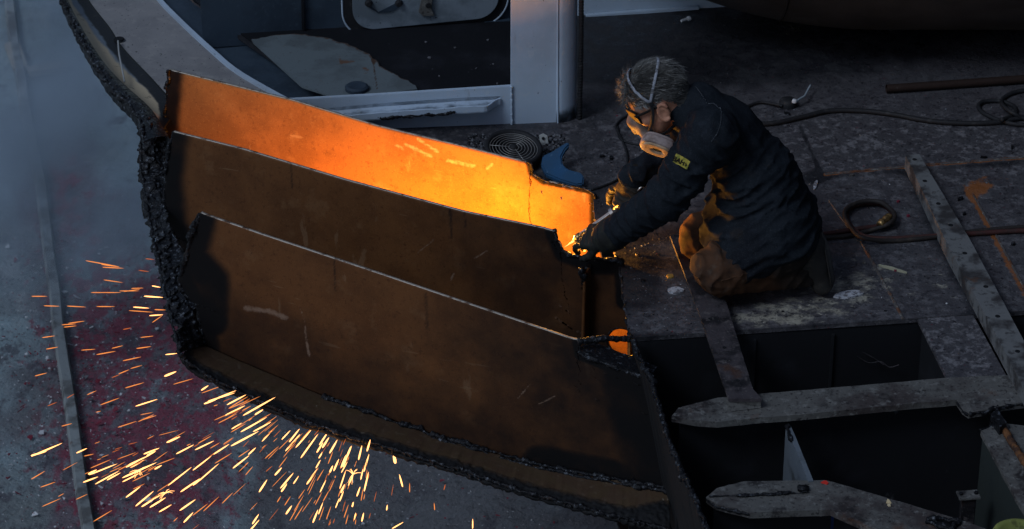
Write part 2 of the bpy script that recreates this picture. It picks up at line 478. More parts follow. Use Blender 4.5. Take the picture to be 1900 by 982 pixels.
DOCK = M('dock_floor_concrete', (.19, .245, .265), [
    dict(col=(.12, .135, .14), scale=1.1, lo=.42, hi=.62, detail=8),
    dict(col=(.28, .29, .29), scale=4.5, lo=.55, hi=.7, detail=8, amt=.6, stretch=(1, .5, 1)),
    dict(col=(.095, .058, .074), scale=2.6, stretch=(1, .45, 1), attr='paint', k=2.2, lo=.48, hi=.95, detail=9, amt=.8, nr=.66),
    dict(col=(.17, .020, .042), scale=13, stretch=(1, .5, 1), attr='paint', k=2.4, lo=.80, hi=1.05, detail=9, amt=.8, nr=.7),
    dict(col=(.075, .064, .070), scale=3, attr='floor_dark', k=.7, lo=.3, hi=.8, detail=7, amt=.85),
    dict(col=(.05, .045, .056), scale=7, lo=.53, hi=.62, detail=10, amt=.8, nr=.7, stretch=(1, .6, 1)),
    dict(col=(.03, .027, .032), scale=38, lo=.58, hi=.66, detail=6, amt=.7),
    dict(col=(.42, .42, .45), scale=40, lo=.65, hi=.69, detail=4, amt=.8)],
    spec=.35, rough=.7, rvar=(5, .30, .85), bump=[(34, .8, .013, 9), (6, .6, .05, 6)])
nx, ny = 150, 120
X = np.linspace(-9, 7, nx); Y = np.linspace(-9, 11, ny)
GX, GY = np.meshgrid(X, Y)
V = np.stack([GX, GY, np.full_like(GX, FLOOR_Z)], -1).reshape(-1, 3)
V[:, 2] += .025 * (fbm(V, .9, 3, 3) - .5)
pp = np.array([proj(v) for v in V])
paint = np.clip(blob(pp[:, 0], pp[:, 1], 240, 720, 270, 380) * 1.2 + blob(pp[:, 0], pp[:, 1], 110, 330, 70, 150) * .6 + blob(pp[:, 0], pp[:, 1], 600, 950, 400, 200) * .3, 0, 1)
floor_dark = np.clip(1.1 * sstep(330, 600, pp[:, 0]) * sstep(560, 760, pp[:, 1]) + .7 * blob(pp[:, 0], pp[:, 1], 60, 760, 120, 220), 0, 1)  # darker floor towards the lower right and at the left edge
R_ = 400.0
F = grid_faces(nx, ny)
# one sheet out to the horizon: a ring of wide faces around the detailed part
ring = [(-R_, -R_, FLOOR_Z), (R_, -R_, FLOOR_Z), (R_, R_, FLOOR_Z), (-R_, R_, FLOOR_Z)]
n0 = len(V)
Vf = np.concatenate([V, np.array(ring)])
b_ = list(range(nx)); t_ = [(ny - 1) * nx + i for i in range(nx)]; l_ = [j * nx for j in range(ny)]; r_ = [j * nx + nx - 1 for j in range(ny)]
F += [tuple([n0, n0 + 1] + b_[::-1]), tuple([n0 + 1, n0 + 2] + r_[::-1]), tuple([n0 + 2, n0 + 3] + t_), tuple([n0 + 3, n0] + l_)]
o = mesh('dock_floor', Vf, F, DOCK, attrs={'paint': np.concatenate([paint, np.zeros(4)]), 'floor_dark': np.concatenate([floor_dark, np.zeros(4)])}); o['kind'] = 'structure'

# loose paint flakes and grit on the dock floor
FL_RED = M('red_paint_flake', (.15, .02, .035), rough=.6); FL_WHITE = M('white_paint_flake', (.42, .42, .44), rough=.6); FL_GREY = M('grey_grit', (.10, .10, .11), rough=.8)
mb = MB()
for k in range(2300):
    px, py = rng.uniform(-10, 1150), rng.uniform(330, 1000)
    if k < 1500: px, py = rng.normal(210, 130), rng.normal(720, 180)
    p = onz(px, py, FLOOR_Z + .02)
    s = rng.choice([.004, .006, .010, .018], p=[.45, .35, .16, .04])
    nv = rng.integers(4, 7); a0 = rng.uniform(0, 6.28)
    ang = a0 + np.sort(rng.uniform(0, 6.28, nv))
    rad = s * rng.uniform(.5, 1.2, nv)
    tl = rng.normal(0, .25, 2)
    ring_ = np.stack([rad * np.cos(ang), rad * np.sin(ang), rad * (np.cos(ang) * tl[0] + np.sin(ang) * tl[1])], 1)
    Vt = np.concatenate([ring_ + p, ring_ * .9 + p - np.array([0, 0, .004])])
    Ff = [tuple(range(nv)), tuple(range(2 * nv - 1, nv - 1, -1))] + [((i + 1) % nv, i, nv + i, nv + (i + 1) % nv) for i in range(nv)]
    mb.add(Vt, Ff, int(rng.choice([0, 1, 2], p=[.42, .22, .36])))
o = mb.build('paint_flake_litter', [FL_RED, FL_WHITE, FL_GREY]); o['kind'] = 'stuff'
tag(o, 'red, white and grey paint flakes strewn over the dock floor', 'debris')

DOCK_RAIL = M('dusty_rail', (.19, .205, .21), [dict(col=(.09, .09, .09), scale=6, lo=.45, hi=.6, detail=7), dict(col=(.08, .04, .03), scale=20, lo=.62, hi=.7, detail=5, amt=.6)], rough=.75, spec=.1, bump=[(40, .5, .006, 6)])
pl = [onz(x, y, FLOOR_Z + .01) for x, y in ((6, -80), (30, 90), (75, 350), (108, 600), (138, 800), (168, 1000), (185, 1150))]
pl = smooth_poly(pl, 60)
pl[:, :2] += .02 * (np.stack([fbm(pl, 2.0, 2, 5), fbm(pl, 2.0, 2, 6)], 1) - .5)
side = np.array([.027, 0, 0])
prof = [(-1.25, 0), (-1.0, .030), (-.8, .042), (.8, .042), (1.0, .030), (1.25, 0)]
Vr = np.concatenate([[p + side * a + np.array([0, 0, h]) for a, h in prof] for p in pl])
Vr[:, 2] += .006 * (fbm(Vr, 14, 2, 9) - .5)
mesh_top('rail', Vr, grid_faces(len(prof), len(pl)), DOCK_RAIL, 'long straight dusty rail running along the misty dock floor', 'rail')
for pts, lab in ((((22, 82), (40, 130)), 'short pale board lying beside the rail on the dock floor'), (((52, 134), (128, 122)), 'long pale board lying crosswise in the smoke on the dock floor')):
    a, b = onz(*pts[0], FLOOR_Z + .03), onz(*pts[1], FLOOR_Z + .03)
    d = b - a; Ln = np.linalg.norm(d)
    Vb, Fb = box((a + b) / 2, Ln, .09, .035, frame(d), .006)
    mesh_top('board', Vb, Fb, M('weathered_board', (.24, .225, .205), [dict(col=(.2, .18, .16), scale=12, lo=.45, hi=.6, detail=6)], rough=.8, bump=[(40, .4, .004)]), lab, 'board')

# deck outline: left edge is cut, front edge stops at the open grid of girders
KT = [onz(x, y, 0) for x, y in ((1103, 405), (1126, 440), (1150, 485), (1158, 560), (1168, 627))]
P1C, P2C, P3C = .583, .139, -.462            # planes .4 x + y = c of the three web plates
PN = np.array([.4, 1, 0]) / math.hypot(.4, 1)
def onP(px, py, c, off=0):
    p0 = np.array([0, c, 0]) + PN * off
    return onplane(px, py, p0, PN)
DECK = M('worn_deck_plating', (.048, .045, .050), [
    dict(col=(.050, .045, .051), scale=5, lo=.42, hi=.65, detail=8, amt=.7),
    dict(col=(.165, .155, .165), scale=30, lo=.49, hi=.62, detail=10, by='pale', amt=.75, nr=.7),
    dict(col=(.34, .31, .25), scale=17, attr='worn', k=2.2, lo=.55, hi=.95, detail=10, stretch=(.75, 1.1, 1), amt=.8, nr=.72),
    dict(col=(.48, .44, .36), scale=48, attr='worn', k=2.4, lo=.85, hi=1.15, detail=8, amt=.75, nr=.7),
    dict(col=(.012, .010, .013), scale=55, lo=.545, hi=.61, detail=10, amt=.9, nr=.74),
    dict(col=(.010, .009, .012), scale=16, lo=.58, hi=.66, detail=10, amt=.7, nr=.72),
    dict(col=(.012, .012, .015), scale=8, attr='soot_dark', k=.55, lo=.35, hi=.7, detail=8, amt=.92),
    dict(col=(.20, .068, .020), scale=28, attr='rust', k=1.3, lo=.6, hi=.9, detail=7, amt=.9),
    dict(col=(.10, .012, .022), scale=70, lo=.72, hi=.74, detail=2, amt=.8),
    dict(col=(.36, .36, .37), scale=130, lo=.70, hi=.735, detail=3, amt=.8)],
    spec=.4, rough=.6, rvar=(18, .25, .75), bump=[(110, .7, .003, 7), (28, .5, .007, 7), (3, .2, .03, 3)])
mb = MB(); mb_attr = []
# main patch
fl = onz(1168, 629, 0); fr = onz(1990, 571, 0)
left = KT[::-1] + [onz(1103, 405, 0) + np.array([-.02, 3.2, 0])]
right = [fr, fr + np.array([.4, 3.7, 0])]
G1 = coons([fl, fr], [left[-1], right[-1]], left, right, 190, 330)
# behind the rear web plate
a0 = KT[0]
zz = lambda x, o: np.array([x, P1C - .4 * x + o, 0])
G2 = coons([zz(-.62, .05), zz(a0[0] + .012, .05)], [np.array([-1.35, 3.8, 0]), left[-1] + (.012, 0, 0)], [zz(-.62, .05), onz(640, 176, 0), onz(516, 116, 0), onz(413, 46, 0), onz(330, -40, 0), np.array([-1.35, 3.8, 0])], [zz(a0[0] + .012, .05), left[-1] + (.012, 0, 0)], 130, 200)
G2[..., 2] -= .0015
for G in (G1, G2):
    Vg, Fg, Mg = slab(G, (0, 0, -.016))
    mb.add(Vg, Fg, 0)
Vd = mb.verts()
pp = np.array([proj(v) for v in Vd]); ux, uy = pp[:, 0], pp[:, 1]
soot_dark = (.75 * sstep(225, 120, uy) * sstep(1900, 1350, ux) + .5 * sstep(180, 60, uy)  # black coating at the rear, with the hull's shadow painted in
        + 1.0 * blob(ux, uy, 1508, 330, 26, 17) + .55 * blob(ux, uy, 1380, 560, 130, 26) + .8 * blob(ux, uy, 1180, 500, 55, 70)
        + .6 * np.exp(-(segd(ux, uy, [(1690, 330), (1735, 440), (1800, 560)]) / 22) ** 2)  # darker band along the left of the square bar
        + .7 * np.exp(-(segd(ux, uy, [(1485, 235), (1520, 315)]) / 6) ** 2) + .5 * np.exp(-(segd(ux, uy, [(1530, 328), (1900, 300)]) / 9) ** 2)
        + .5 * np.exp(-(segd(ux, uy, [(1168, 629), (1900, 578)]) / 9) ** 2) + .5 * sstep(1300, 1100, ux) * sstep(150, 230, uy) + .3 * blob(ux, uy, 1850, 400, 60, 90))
worn = (1.0 * blob(ux, uy, 1560, 530, 190, 95) + .8 * blob(ux, uy, 1400, 590, 120, 30) + .35 * blob(ux, uy, 1640, 250, 300, 60) + .5 * blob(ux, uy, 1250, 545, 40, 30) + .4 * blob(ux, uy, 1760, 530, 60, 80))
worn = np.clip(worn, 0, 1) - .3
rust = (1.0 * np.exp(-(segd(ux, uy, [(1530, 324), (1700, 308), (1900, 293)]) / 4) ** 2) + 1.0 * blob(ux, uy, 1812, 352, 26, 16) + .9 * np.exp(-(segd(ux, uy, [(1800, 360), (1845, 440), (1900, 545)]) / 9) ** 2)
        + .6 * blob(ux, uy, 1850, 335, 60, 22) + .35 * blob(ux, uy, 1600, 590, 110, 10) + .3 * blob(ux, uy, 1225, 590, 30, 25))
pale = sstep(150, 260, uy) * (.5 + .5 * sstep(420, 200, uy))
# weld beads standing on the plating
for pts, r in ((((1596, 446), (1640, 525), (1676, 592)), .005), (((1538, 372), (1592, 448)), .004), (((1530, 324), (1700, 308), (1960, 288)), .004), (((1805, 360), (1850, 440), (1925, 580)), .004)):
    P = resample([onz(x, y, .001) for x, y in pts], step=.008)
    Vt, Ft = tube(P, r, 6, True, .5, 3, 150); mb.add(Vt, Ft, 1)
nb = len(mb.verts()) - len(Vd)
ex = lambda a: np.concatenate([a, np.zeros(nb)])
BEAD = M('weld_bead', (.07, .062, .06), [dict(col=(.16, .15, .14), scale=60, lo=.55, hi=.66, detail=4), dict(col=(.10, .04, .02), scale=18, lo=.5, hi=.65, detail=5)], rough=.6, bump=[(150, .6, .002)])
o = mesh('deck', mb.verts(), mb.F, [DECK, BEAD], None, False, mb.M, {'soot_dark': ex(soot_dark), 'worn': ex(worn), 'rust': ex(rust), 'pale': ex(pale)})
o['kind'] = 'structure'
# bottom plating under the opened deck
Vb, Fb = prism([(.30, .25, -.95), (.50, -.9, -.95), (.75, -2.4, -.95), (3.2, -2.4, -.95), (3.2, 3.4, -.95), (.30, 3.4, -.95)], .02)
o = mesh('bottom_plating', Vb, Fb, WEB_BLACK); o['kind'] = 'structure'
# ------------------------------------------------------------------ the half-cut hull section: three web plates standing in the shell
hull = thing('hull_section', 'half cut hull section of three standing rusty web plates glowing orange above flying sparks', 'hull section', tuple(onP(760, 700, P3C)))
TH = .011
def plate(c, top, right, bot, left, soot_dark_segs, scars=(), nu=230, nv=90, rag=()):
    """pixel outlines on the plate's plane; top/bot run left to right, left/right run bottom to top"""
    U = lambda L: np.array([onP(x, y, c) for x, y in L])
    T, R, B, Lf = U(top), U(right), U(bot), U(left)
    T, R, B, Lf = [resample(p, 400) for p in (T, R, B, Lf)]
    for nm, Q, sd in (('top', T, 1), ('right', R, 2), ('left', Lf, 3)):
        if nm in rag:
            for i in range(1, len(Q) - 1):
                d = fbm(Q[i] * 1.0, 70, 3, sd) - .5; e = fbm(Q[i] + 9, 70, 3, sd) - .5
                w = min(1, i / 12, (len(Q) - 1 - i) / 12)
                if nm == 'top':
                    w *= 1 if rag[nm] is True else float(rag[nm](proj(Q[i])[0]))
                Q[i] += w * .022 * (np.array([1, -.4, 0]) * e + np.array([0, 0, 1]) * d)
    G = coons(B, T, Lf, R, nu, nv)
    Vp, Fp, Mp = slab(G, PN * TH)
    pp = np.array([proj(v) for v in Vp])
    soot_dark = np.zeros(len(Vp))
    for sg in soot_dark_segs:
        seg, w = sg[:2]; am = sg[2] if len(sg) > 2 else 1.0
        soot_dark = np.maximum(soot_dark, am * sstep(w * 1.3, w * (.45 if am == 1 else .1), segd(pp[:, 0], pp[:, 1], seg)))
    scar = np.zeros(len(Vp))
    for seg, w in scars:
        scar = np.maximum(scar, np.exp(-(segd(pp[:, 0], pp[:, 1], seg) / w) ** 2))
    return Vp, Fp, Mp, soot_dark, scar
def slagbead(pts, r, name_seed, c=None, step=.004, off=.0):
    P = resample(pts, step=step)
    P = P + (np.stack([fbm(P, 38, 3, name_seed + k) for k in range(3)], 1) - .5) * r * 2.2
    rr = r * np.clip(-.35 + 2.4 * fbm(P, 30, 3, name_seed + 5), .15, 2)
    return tube(P, rr, 7, True, .7, name_seed, 220)

def beads(parent, *bb):
    for b in bb: mesh('slag_edge', *b, SLAG, parent, True)

# rear plate, lit by the torch
P1_top = [(313, 130), (420, 156), (545, 187), (700, 234), (850, 270), (970, 300), (984, 303), (987, 322), (1012, 337), (1050, 345), (1092, 353), (1105, 363)]
P1_right = [(1250, 720), (1200, 570), (1116, 480), (1107, 440), (1106, 410), (1105, 363)]
P1_bot = [(296, 400), (700, 540), (1250, 720)]
P1_left = [(296, 400), (300, 300), (306, 215), (308, 180), (313, 130)]
V, F, Mi, so, sc = plate(P1C, P1_top, P1_right, P1_bot, P1_left,
    [([(313, 120), (304, 230), (296, 400)], 34), ([(983, 300), (986, 320), (1010, 336)], 9), ([(1010, 337), (1050, 346), (1098, 356)], 6), ([(1106, 360), (1108, 440)], 15)],
    [([(752, 268), (800, 290)], 5), ([(775, 258), (812, 282)], 4), ([(830, 298), (880, 308)], 5), ([(905, 312), (912, 306)], 5), ([(735, 270), (748, 276)], 4)],
    rag={'left': True, 'right': True, 'top': lambda x: sstep(960, 985, x)})
p1 = mesh('web_plate', V, F, [RUST_LIT, EDGE_CUT], hull, True, Mi, {'soot_dark': so, 'scar': sc})
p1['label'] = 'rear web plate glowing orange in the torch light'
beads(p1, slagbead([onP(x, y, P1C) + PN * .004 for x, y in ((313, 128), (308, 180), (305, 215), (300, 300), (297, 380))], .008, 11))
beads(p1, slagbead([onP(x, y, P1C) + PN * .004 for x, y in ((976, 301), (986, 305), (987, 322), (1012, 337), (1050, 345), (1092, 353), (1105, 363), (1107, 410), (1105, 470))], .0055, 12))

# middle plate
P2_top = [(322, 245), (346, 251), (450, 277), (640, 334), (860, 393), (1010, 424), (1028, 429), (1034, 447), (1044, 466), (1062, 476), (1090, 481), (1122, 483), (1150, 486)]
P2_right = [(1196, 800), (1184, 690), (1176, 610), (1156, 545), (1150, 486)]
P2_bot = [(352, 560), (700, 700), (1196, 800)]
P2_left = [(352, 560), (350, 490), (338, 462), (320, 430), (306, 405), (305, 330), (312, 280), (322, 245)]
V, F, Mi, so, sc = plate(P2C, P2_top, P2_right, P2_bot, P2_left,
    [([(320, 240), (306, 330), (312, 420), (350, 500)], 42), ([(1030, 430), (1046, 468), (1100, 490), (1152, 492)], 26), ([(1152, 490), (1158, 560)], 20), ([(1030, 430), (1090, 640), (1180, 700)], 300, .62), ([(835, 386), (838, 440)], 4, .75), ([(862, 392), (864, 425)], 3, .7), ([(540, 305), (542, 350)], 3, .6), ([(350, 520), (720, 690), (1180, 790)], 170, .5)],  # broad weak segments darken the plate towards its right and bottom
    [([(775, 470), (805, 445)], 2), ([(880, 480), (905, 465)], 2), ([(836, 520), (842, 508)], 3)], 260, 110,
    rag={'left': True, 'right': True, 'top': lambda x: sstep(1000, 1030, x)})
# mouse hole at the lower right end: faces inside the circle are left out
hc = onP(1156, 637, P2C); hr = .060
def drop_hole(V, F, Mi):
    V = np.asarray(V).copy()
    d = V - hc; dist = np.linalg.norm(d - np.outer(d @ PN, PN), axis=1)
    near = np.abs(dist - hr) < .0065
    sdir = (d - np.outer(d @ PN, PN)) / (dist[:, None] + 1e-9)
    V[near] += sdir[near] * (hr - dist[near])[:, None]
    dist = np.linalg.norm((V - hc) - np.outer((V - hc) @ PN, PN), axis=1)
    keep = [k for k, f in enumerate(F) if not (np.mean(dist[list(f)]) < hr - 1e-4)]
    return V, [F[k] for k in keep], [Mi[k] for k in keep]
V, F, Mi = drop_hole(V, F, Mi)
p2 = mesh('web_plate', V, F, [RUST_PLATE, EDGE_CUT], hull, True, Mi, {'soot_dark': so, 'scar': sc})
p2['label'] = 'middle web plate with the round glowing hole'
beads(p2, slagbead([onP(x, y, P2C) + PN * .004 for x, y in P2_left[::-1]], .007, 21))
beads(p2, slagbead([onP(x, y, P2C) + PN * .004 for x, y in ((1024, 427), (1032, 440), (1034, 447), (1044, 466), (1062, 476), (1090, 481), (1122, 483), (1150, 486), (1154, 540), (1166, 590))], .0075, 22))
ang = np.linspace(0, 2 * math.pi, 50); e1 = np.array([1, -.4, 0]) / 1.077
beads(p2, tube([hc + PN * .005 + hr * (math.cos(a) * e1 + math.sin(a) * np.array([0, 0, 1])) for a in ang], .006, 6, False))
q = [onP(1164, 585, P2C, .03), onP(1172, 585, P2C, .15), onP(1172, 700, P2C, .15), onP(1164, 700, P2C, .03)]
Vs, Fs = prism(q, .010, e1, rough=.003, seed=15); mesh('inner_bracket', Vs, Fs, RUST_LIT, hull, attrs={'soot_dark': [0.0] * len(Vs), 'scar': [0.0] * len(Vs)})
# upright stiffener welded on the middle plate's face
a = onP(1092, 492, P2C); b = onP(1088, 625, P2C)
w = -PN * .055
Vs, Fs = prism([a, b, b + w, a + w], .010, e1)
mesh('stiffener', Vs, Fs, RUST_PLATE, hull, attrs={'soot_dark': [0.0] * len(Vs), 'scar': [0.0] * len(Vs)})
beads(hull, slagbead([a + w + (0, 0, .01), a + w * .9 + (0, 0, -.05)], .012, 25), slagbead([a + w, a], .008, 26))

# front plate
P3_top = [(372, 395), (384, 400), (490, 437), (700, 507), (900, 575), (1060, 629), (1072, 632), (1075, 655), (1110, 671), (1160, 690), (1202, 704)]
P3_right = [(1240, 906), (1232, 850), (1216, 760), (1202, 704)]
P3_bot = [(378, 640), (440, 668), (600, 735), (800, 805), (1000, 862), (1240, 906)]
P3_left = [(378, 640), (370, 600), (366, 568), (340, 545), (330, 520), (345, 480), (352, 440), (372, 395)]
V, F, Mi, so, sc = plate(P3C, P3_top, P3_right, P3_bot, P3_left,
    [([(372, 392), (350, 470), (332, 525), (370, 580), (380, 645)], 40), ([(355, 480), (395, 520), (395, 600)], 38), ([(1072, 630), (1078, 658), (1200, 706)], 17), ([(1200, 705), (1240, 905)], 120), ([(1240, 905), (1000, 862)], 50), ([(1090, 650), (1240, 905)], 380, .74), ([(790, 545), (793, 610)], 4, .6), ([(620, 482), (622, 540)], 3, .6), ([(380, 645), (800, 805), (1240, 906)], 170, .66)],  # the widest segments darken the lower right and the bottom edge
    [([(556, 568), (566, 600)], 1.5), ([(566, 606), (568, 630), (574, 662)], 3.5), ([(455, 572), (500, 578), (530, 590)], 7), ([(960, 740), (985, 712)], 2), ([(1000, 750), (1030, 735)], 2)], 260, 110,
    rag={'left': True, 'right': True, 'top': lambda x: sstep(1050, 1075, x)})
p3 = mesh('web_plate', V, F, [RUST_PLATE, EDGE_CUT], hull, True, Mi, {'soot_dark': so, 'scar': sc})
p3['label'] = 'front web plate, brown with a pale drip mark'
beads(p3, slagbead([onP(x, y, P3C) + PN * .004 for x, y in P3_left[::-1]], .0085, 31))
beads(p3, slagbead([onP(x, y, P3C) + PN * .004 for x, y in P3_top[6:]], .008, 32))
beads(p3, slagbead([onP(x, y, P3C) + PN * .004 for x, y in ((368, 402), (362, 408), (358, 425))], .012, 33))
# flange stub left along the notch, seen from above
st = [onP(1075, 650, P3C), onP(1204, 701, P3C)]
st2 = [p + PN * .075 for p in st]
Vs, Fs = prism([st[0], st[1], st2[1], st2[0]], .010, rough=.006, seed=4)
mesh('flange_stub', Vs, Fs, SLAG, hull)
# ragged strip left hanging between the front plate's corner and the deck edge
mb = MB()
A = onP(1072, 634, P3C); B = onz(1170, 629, .0)
P = resample([A, (A + B) / 2 + (0, 0, .006), B], step=.004)
Vt, Ft = tube(P, .010 * (.7 + .7 * fbm(P, 40, 2, 41)), 8, True, .5, 42, 160); mb.add(Vt, Ft)
mb.build('cut_strip', [SLAG], hull, True)

# shell plating: a tray under the three plates, its outer lip torch-cut
bot3 = np.array([onP(x, y, P3C) for x, y in P3_bot])
lip3 = np.array([onP(x, y, P3C, -.20) for x, y in ((333, 655), (352, 676), (420, 714), (480, 742), (560, 778), (640, 806), (700, 823), (780, 848), (850, 868), (930, 896), (1000, 918), (1100, 944), (1160, 960), (1245, 982))])
lipL = np.array([ony(258, 214, 1.10), ony(262, 250, 1.02), ony(262, 310, .9), ony(275, 400, .62), ony(290, 470, .35), ony(306, 540, .1), ony(320, 600, -.08), lip3[0]])
inL = np.array([onz(310, 236, -.05), onz(306, 300, -.10), onz(306, 360, -.12), onz(308, 412, -.13), onz(330, 452, -.14), onz(348, 500, -.15), onz(362, 570, -.18), bot3[0]])
def lip_rag(P, amp, seed):
    Q = resample(P, 500)
    return Q + amp * (np.stack([fbm(Q, 45, 3, seed + k) for k in range(3)], 1) - .5) * 2
mb = MB(); soots = []
Gf = coons(lip_rag(lip3, .007, 50), bot3, [lip3[0], bot3[0]], [lip3[-1], bot3[-1]], 330, 40)
jag = fbm(Gf.reshape(-1, 3), 22, 4, 52).reshape(Gf.shape[:2])
vv = np.linspace(0, 1, 40)[:, None]; uu = np.linspace(0, 1, 330)[None]
dropz = (1 - vv) ** 6
Gf[..., 2] -= .020 * dropz
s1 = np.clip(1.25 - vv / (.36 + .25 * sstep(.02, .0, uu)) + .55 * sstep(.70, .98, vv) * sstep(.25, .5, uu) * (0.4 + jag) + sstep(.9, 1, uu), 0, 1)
bumpf = (s1 > .45) * (fbm(Gf.reshape(-1, 3), 110, 3, 53).reshape(jag.shape) - .35) * .016
Gf[..., 2] += np.clip(bumpf, -.004, .02)
Vg, Fg, Mg = slab(Gf, (0, .004, -.013)); mb.add(Vg, Fg, 0); soots.append(np.tile(s1.reshape(-1), 2))
Gl = coons(lip_rag(lipL[::-1], .006, 60), inL[::-1], [lipL[-1], inL[-1]], [lipL[0], inL[0]], 220, 36)
vv = np.linspace(0, 1, 36)[:, None] + 0 * np.zeros((1, 220))
s2 = np.clip(1.05 - .25 * vv + .3 * (fbm(Gl.reshape(-1, 3), 10, 3, 62).reshape(vv.shape) - .5), 0, 1)
nl = np.array([.75, -.45, .5])
uq, vq = np.meshgrid(np.linspace(0, 1, 220), np.linspace(0, 1, 36)); uq = uq + .035 * vq + .02 * fbm(np.stack([uq * 9, vq * 2, 0 * uq], -1), 1, 2, 64)
fl_ = .6 * fbm(np.stack([uq * 75, vq * 3.2, 0 * uq], -1), 1, 3, 61) + .4 * fbm(np.stack([uq * 26, vq * 5, 0 * uq + 3], -1), 1, 3, 63)
Gl = Gl + nl * ((.115 * np.clip(fl_ - .44, -.07, .5)) * (1 - .5 * vv))[..., None]
Vg, Fg, Mg = slab(Gl, (-.012, 0, -.006)); mb.add(Vg, Fg, 1); soots.append(np.tile(s2.reshape(-1), 2))
# shell under and behind the plates (closes the channels)
back = np.array([onP(309, 300, P1C, .03), onP(1100, 640, P1C, .03)])
Gb = coons(bot3, np.array([onP(309, 330, P1C, .03), onP(1100, 610, P1C, .03)]), [bot3[0], onP(345, 560, P2C), onP(309, 330, P1C, .03)], [bot3[-1], onP(1100, 610, P1C, .03)], 40, 24)
Gb[1:, :, 2] -= .004
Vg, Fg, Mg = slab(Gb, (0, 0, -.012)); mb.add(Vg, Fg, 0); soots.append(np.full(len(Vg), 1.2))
o = mesh('shell_plate', mb.verts(), mb.F, [SHELL, SLAG], hull, True, mb.M, {'soot_dark': np.concatenate(soots)})
mb = MB()
mb.add(*slagbead(resample(lip3, 60) + (0, 0, -.004), .0075, 71)); mb.add(*slagbead(lipL, .007, 72))
mb.add(*slagbead(resample(lip3[4:], 60) + (0, .008, -.014), .006, 73)); mb.add(*slagbead(resample(bot3[2:], 80) + (0, -.012, .006), .009, 74)); mb.add(*slagbead(resample(bot3[3:], 80) + (0, -.030, .004), .008, 76))
for k in range(60):
    t = rng.uniform(.02, .98); p = resample(lip3, 100)[int(t * 99)]
    L_ = rng.uniform(.006, .022)
    mb.add(*slagbead([p, p + (rng.normal(0, .004), rng.normal(0, .004), -L_)], .005, 80 + k, step=.003))
mb.build('slag_crust', [SLAG], hull, True)
# boundary plate along the deck edge
ktop = [onz(x, y, .004) for x, y in ((1171, 634), (1184, 668), (1205, 712), (1222, 770), (1240, 828), (1270, 898), (1296, 955), (1318, 1015))]
ktop = resample(ktop, 220)
kj = jitter(ktop, .006, 91, 40); kj[:, 2] = ktop[:, 2] + .012 * (fbm(ktop, 45, 3, 92) - .5)
kb = ktop + np.array([.11, 0, -.62])
Gk = coons(kb, kj, [kb[0], kj[0]], [kb[-1], kj[-1]], 220, 30)
Vg, Fg, Mg = slab(Gk, (.016, .004, 0))
hz = Vg[:, 2]
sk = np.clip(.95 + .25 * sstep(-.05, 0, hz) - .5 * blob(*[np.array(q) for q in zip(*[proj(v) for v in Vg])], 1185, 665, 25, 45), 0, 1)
k_ = mesh('boundary_plate', Vg, Fg, [SHELL, SLAG], hull, False, Mg, {'soot_dark': sk})
mb = MB(); mb.add(*slagbead(kj + np.array([.008, .002, .002]), .008, 93)); mb.add(*slagbead([onz(x, y, -.004) for x, y in ((1103, 405), (1126, 440), (1150, 485), (1158, 560), (1168, 627))], .006, 94)); mb.build('slag_edge', [SLAG], k_, True)
# charred end closing the rear channel
q1, q2 = onP(308, 252, P1C, -.004), onP(322, 262, P2C, .012)
Ve, Fe = prism([q1, q2, q2 + (0, 0, -.34), q1 + (0, 0, -.34)], .008, (-1, 0, 0), rough=.004, seed=77)
mesh('end_plate', Ve, Fe, SLAG, hull)
# molten slag lying in the channel where the jet has cut, and the glow it gives
HOT = M('molten_slag', (.3, .08, .02), [], rough=.6, emit=(1.0, .36, .05), estr=22)
mb = MB()
hot_px = [(840, 430), (900, 445), (960, 455), (1010, 462)]
P = np.array([onP(x, y, P2C, .16) for x, y in hot_px]); P[:, 2] = [-.33, -.32, -.30, -.27]
mb.add(*tube(resample(P, 50), .014 * (.5 + fbm(resample(P, 50), 30, 2, 95)), 8, True, .5, 96, 90))
mb.build('molten_slag', [HOT], hull, True)
# ------------------------------------------------------------------ girders of the opened deck
def flat(pts, z=0): return [onz(x, y, z) for x, y in pts]
def web(a, b, z0, z1, th, mat, name, parent, rough=0.0):
    """vertical plate between two ground points"""
    a = np.array(a, float); b = np.array(b, float)
    d = b - a; d[2] = 0; d /= np.linalg.norm(d); n = np.array([-d[1], d[0], 0])
    P = [np.array([a[0], a[1], z0]), np.array([b[0], b[1], z0]), np.array([b[0], b[1], z1]), np.array([a[0], a[1], z1])]
    V, F = prism(P, th, n, .0015)
    return mesh(name, V, F, mat, parent)
# web under the deck's front edge
gi = thing('deck_girder', 'black girder wall under the front edge of the deck plating', 'girder', tuple(onz(1500, 612, -.4)))
a, b = onz(1176, 629, 0), onz(1985, 572, 0)
web(a + (0, .01, 0), b + (0, .01, 0), -.94, -.018, .012, WEB_BLACK, 'web', gi)
a, b = onz(1690, 596, 0), onz(1702, 620, 0)
# connecting strip (flat flange) from the deck edge to the long cross beam
st_ = thing('deck_strip', 'worn flat strip of plating bridging from the deck edge to the long cross beam', 'steel strip', tuple(onz(1780, 650, 0)))
pts = flat(((1702, 590), (1806, 584), (1868, 697), (1758, 702)), -.003)
V, F = prism(pts, .016, bevel=.002); mesh('flange', V, F, DECK, st_, attrs={'soot_dark': [.1] * len(V), 'worn': [.12] * len(V), 'rust': [0.0] * len(V), 'pale': [1.0] * len(V)})
web(onz(1712, 596, 0), onz(1766, 700, 0), -.7, -.02, .012, WEB_BLACK, 'web', st_)
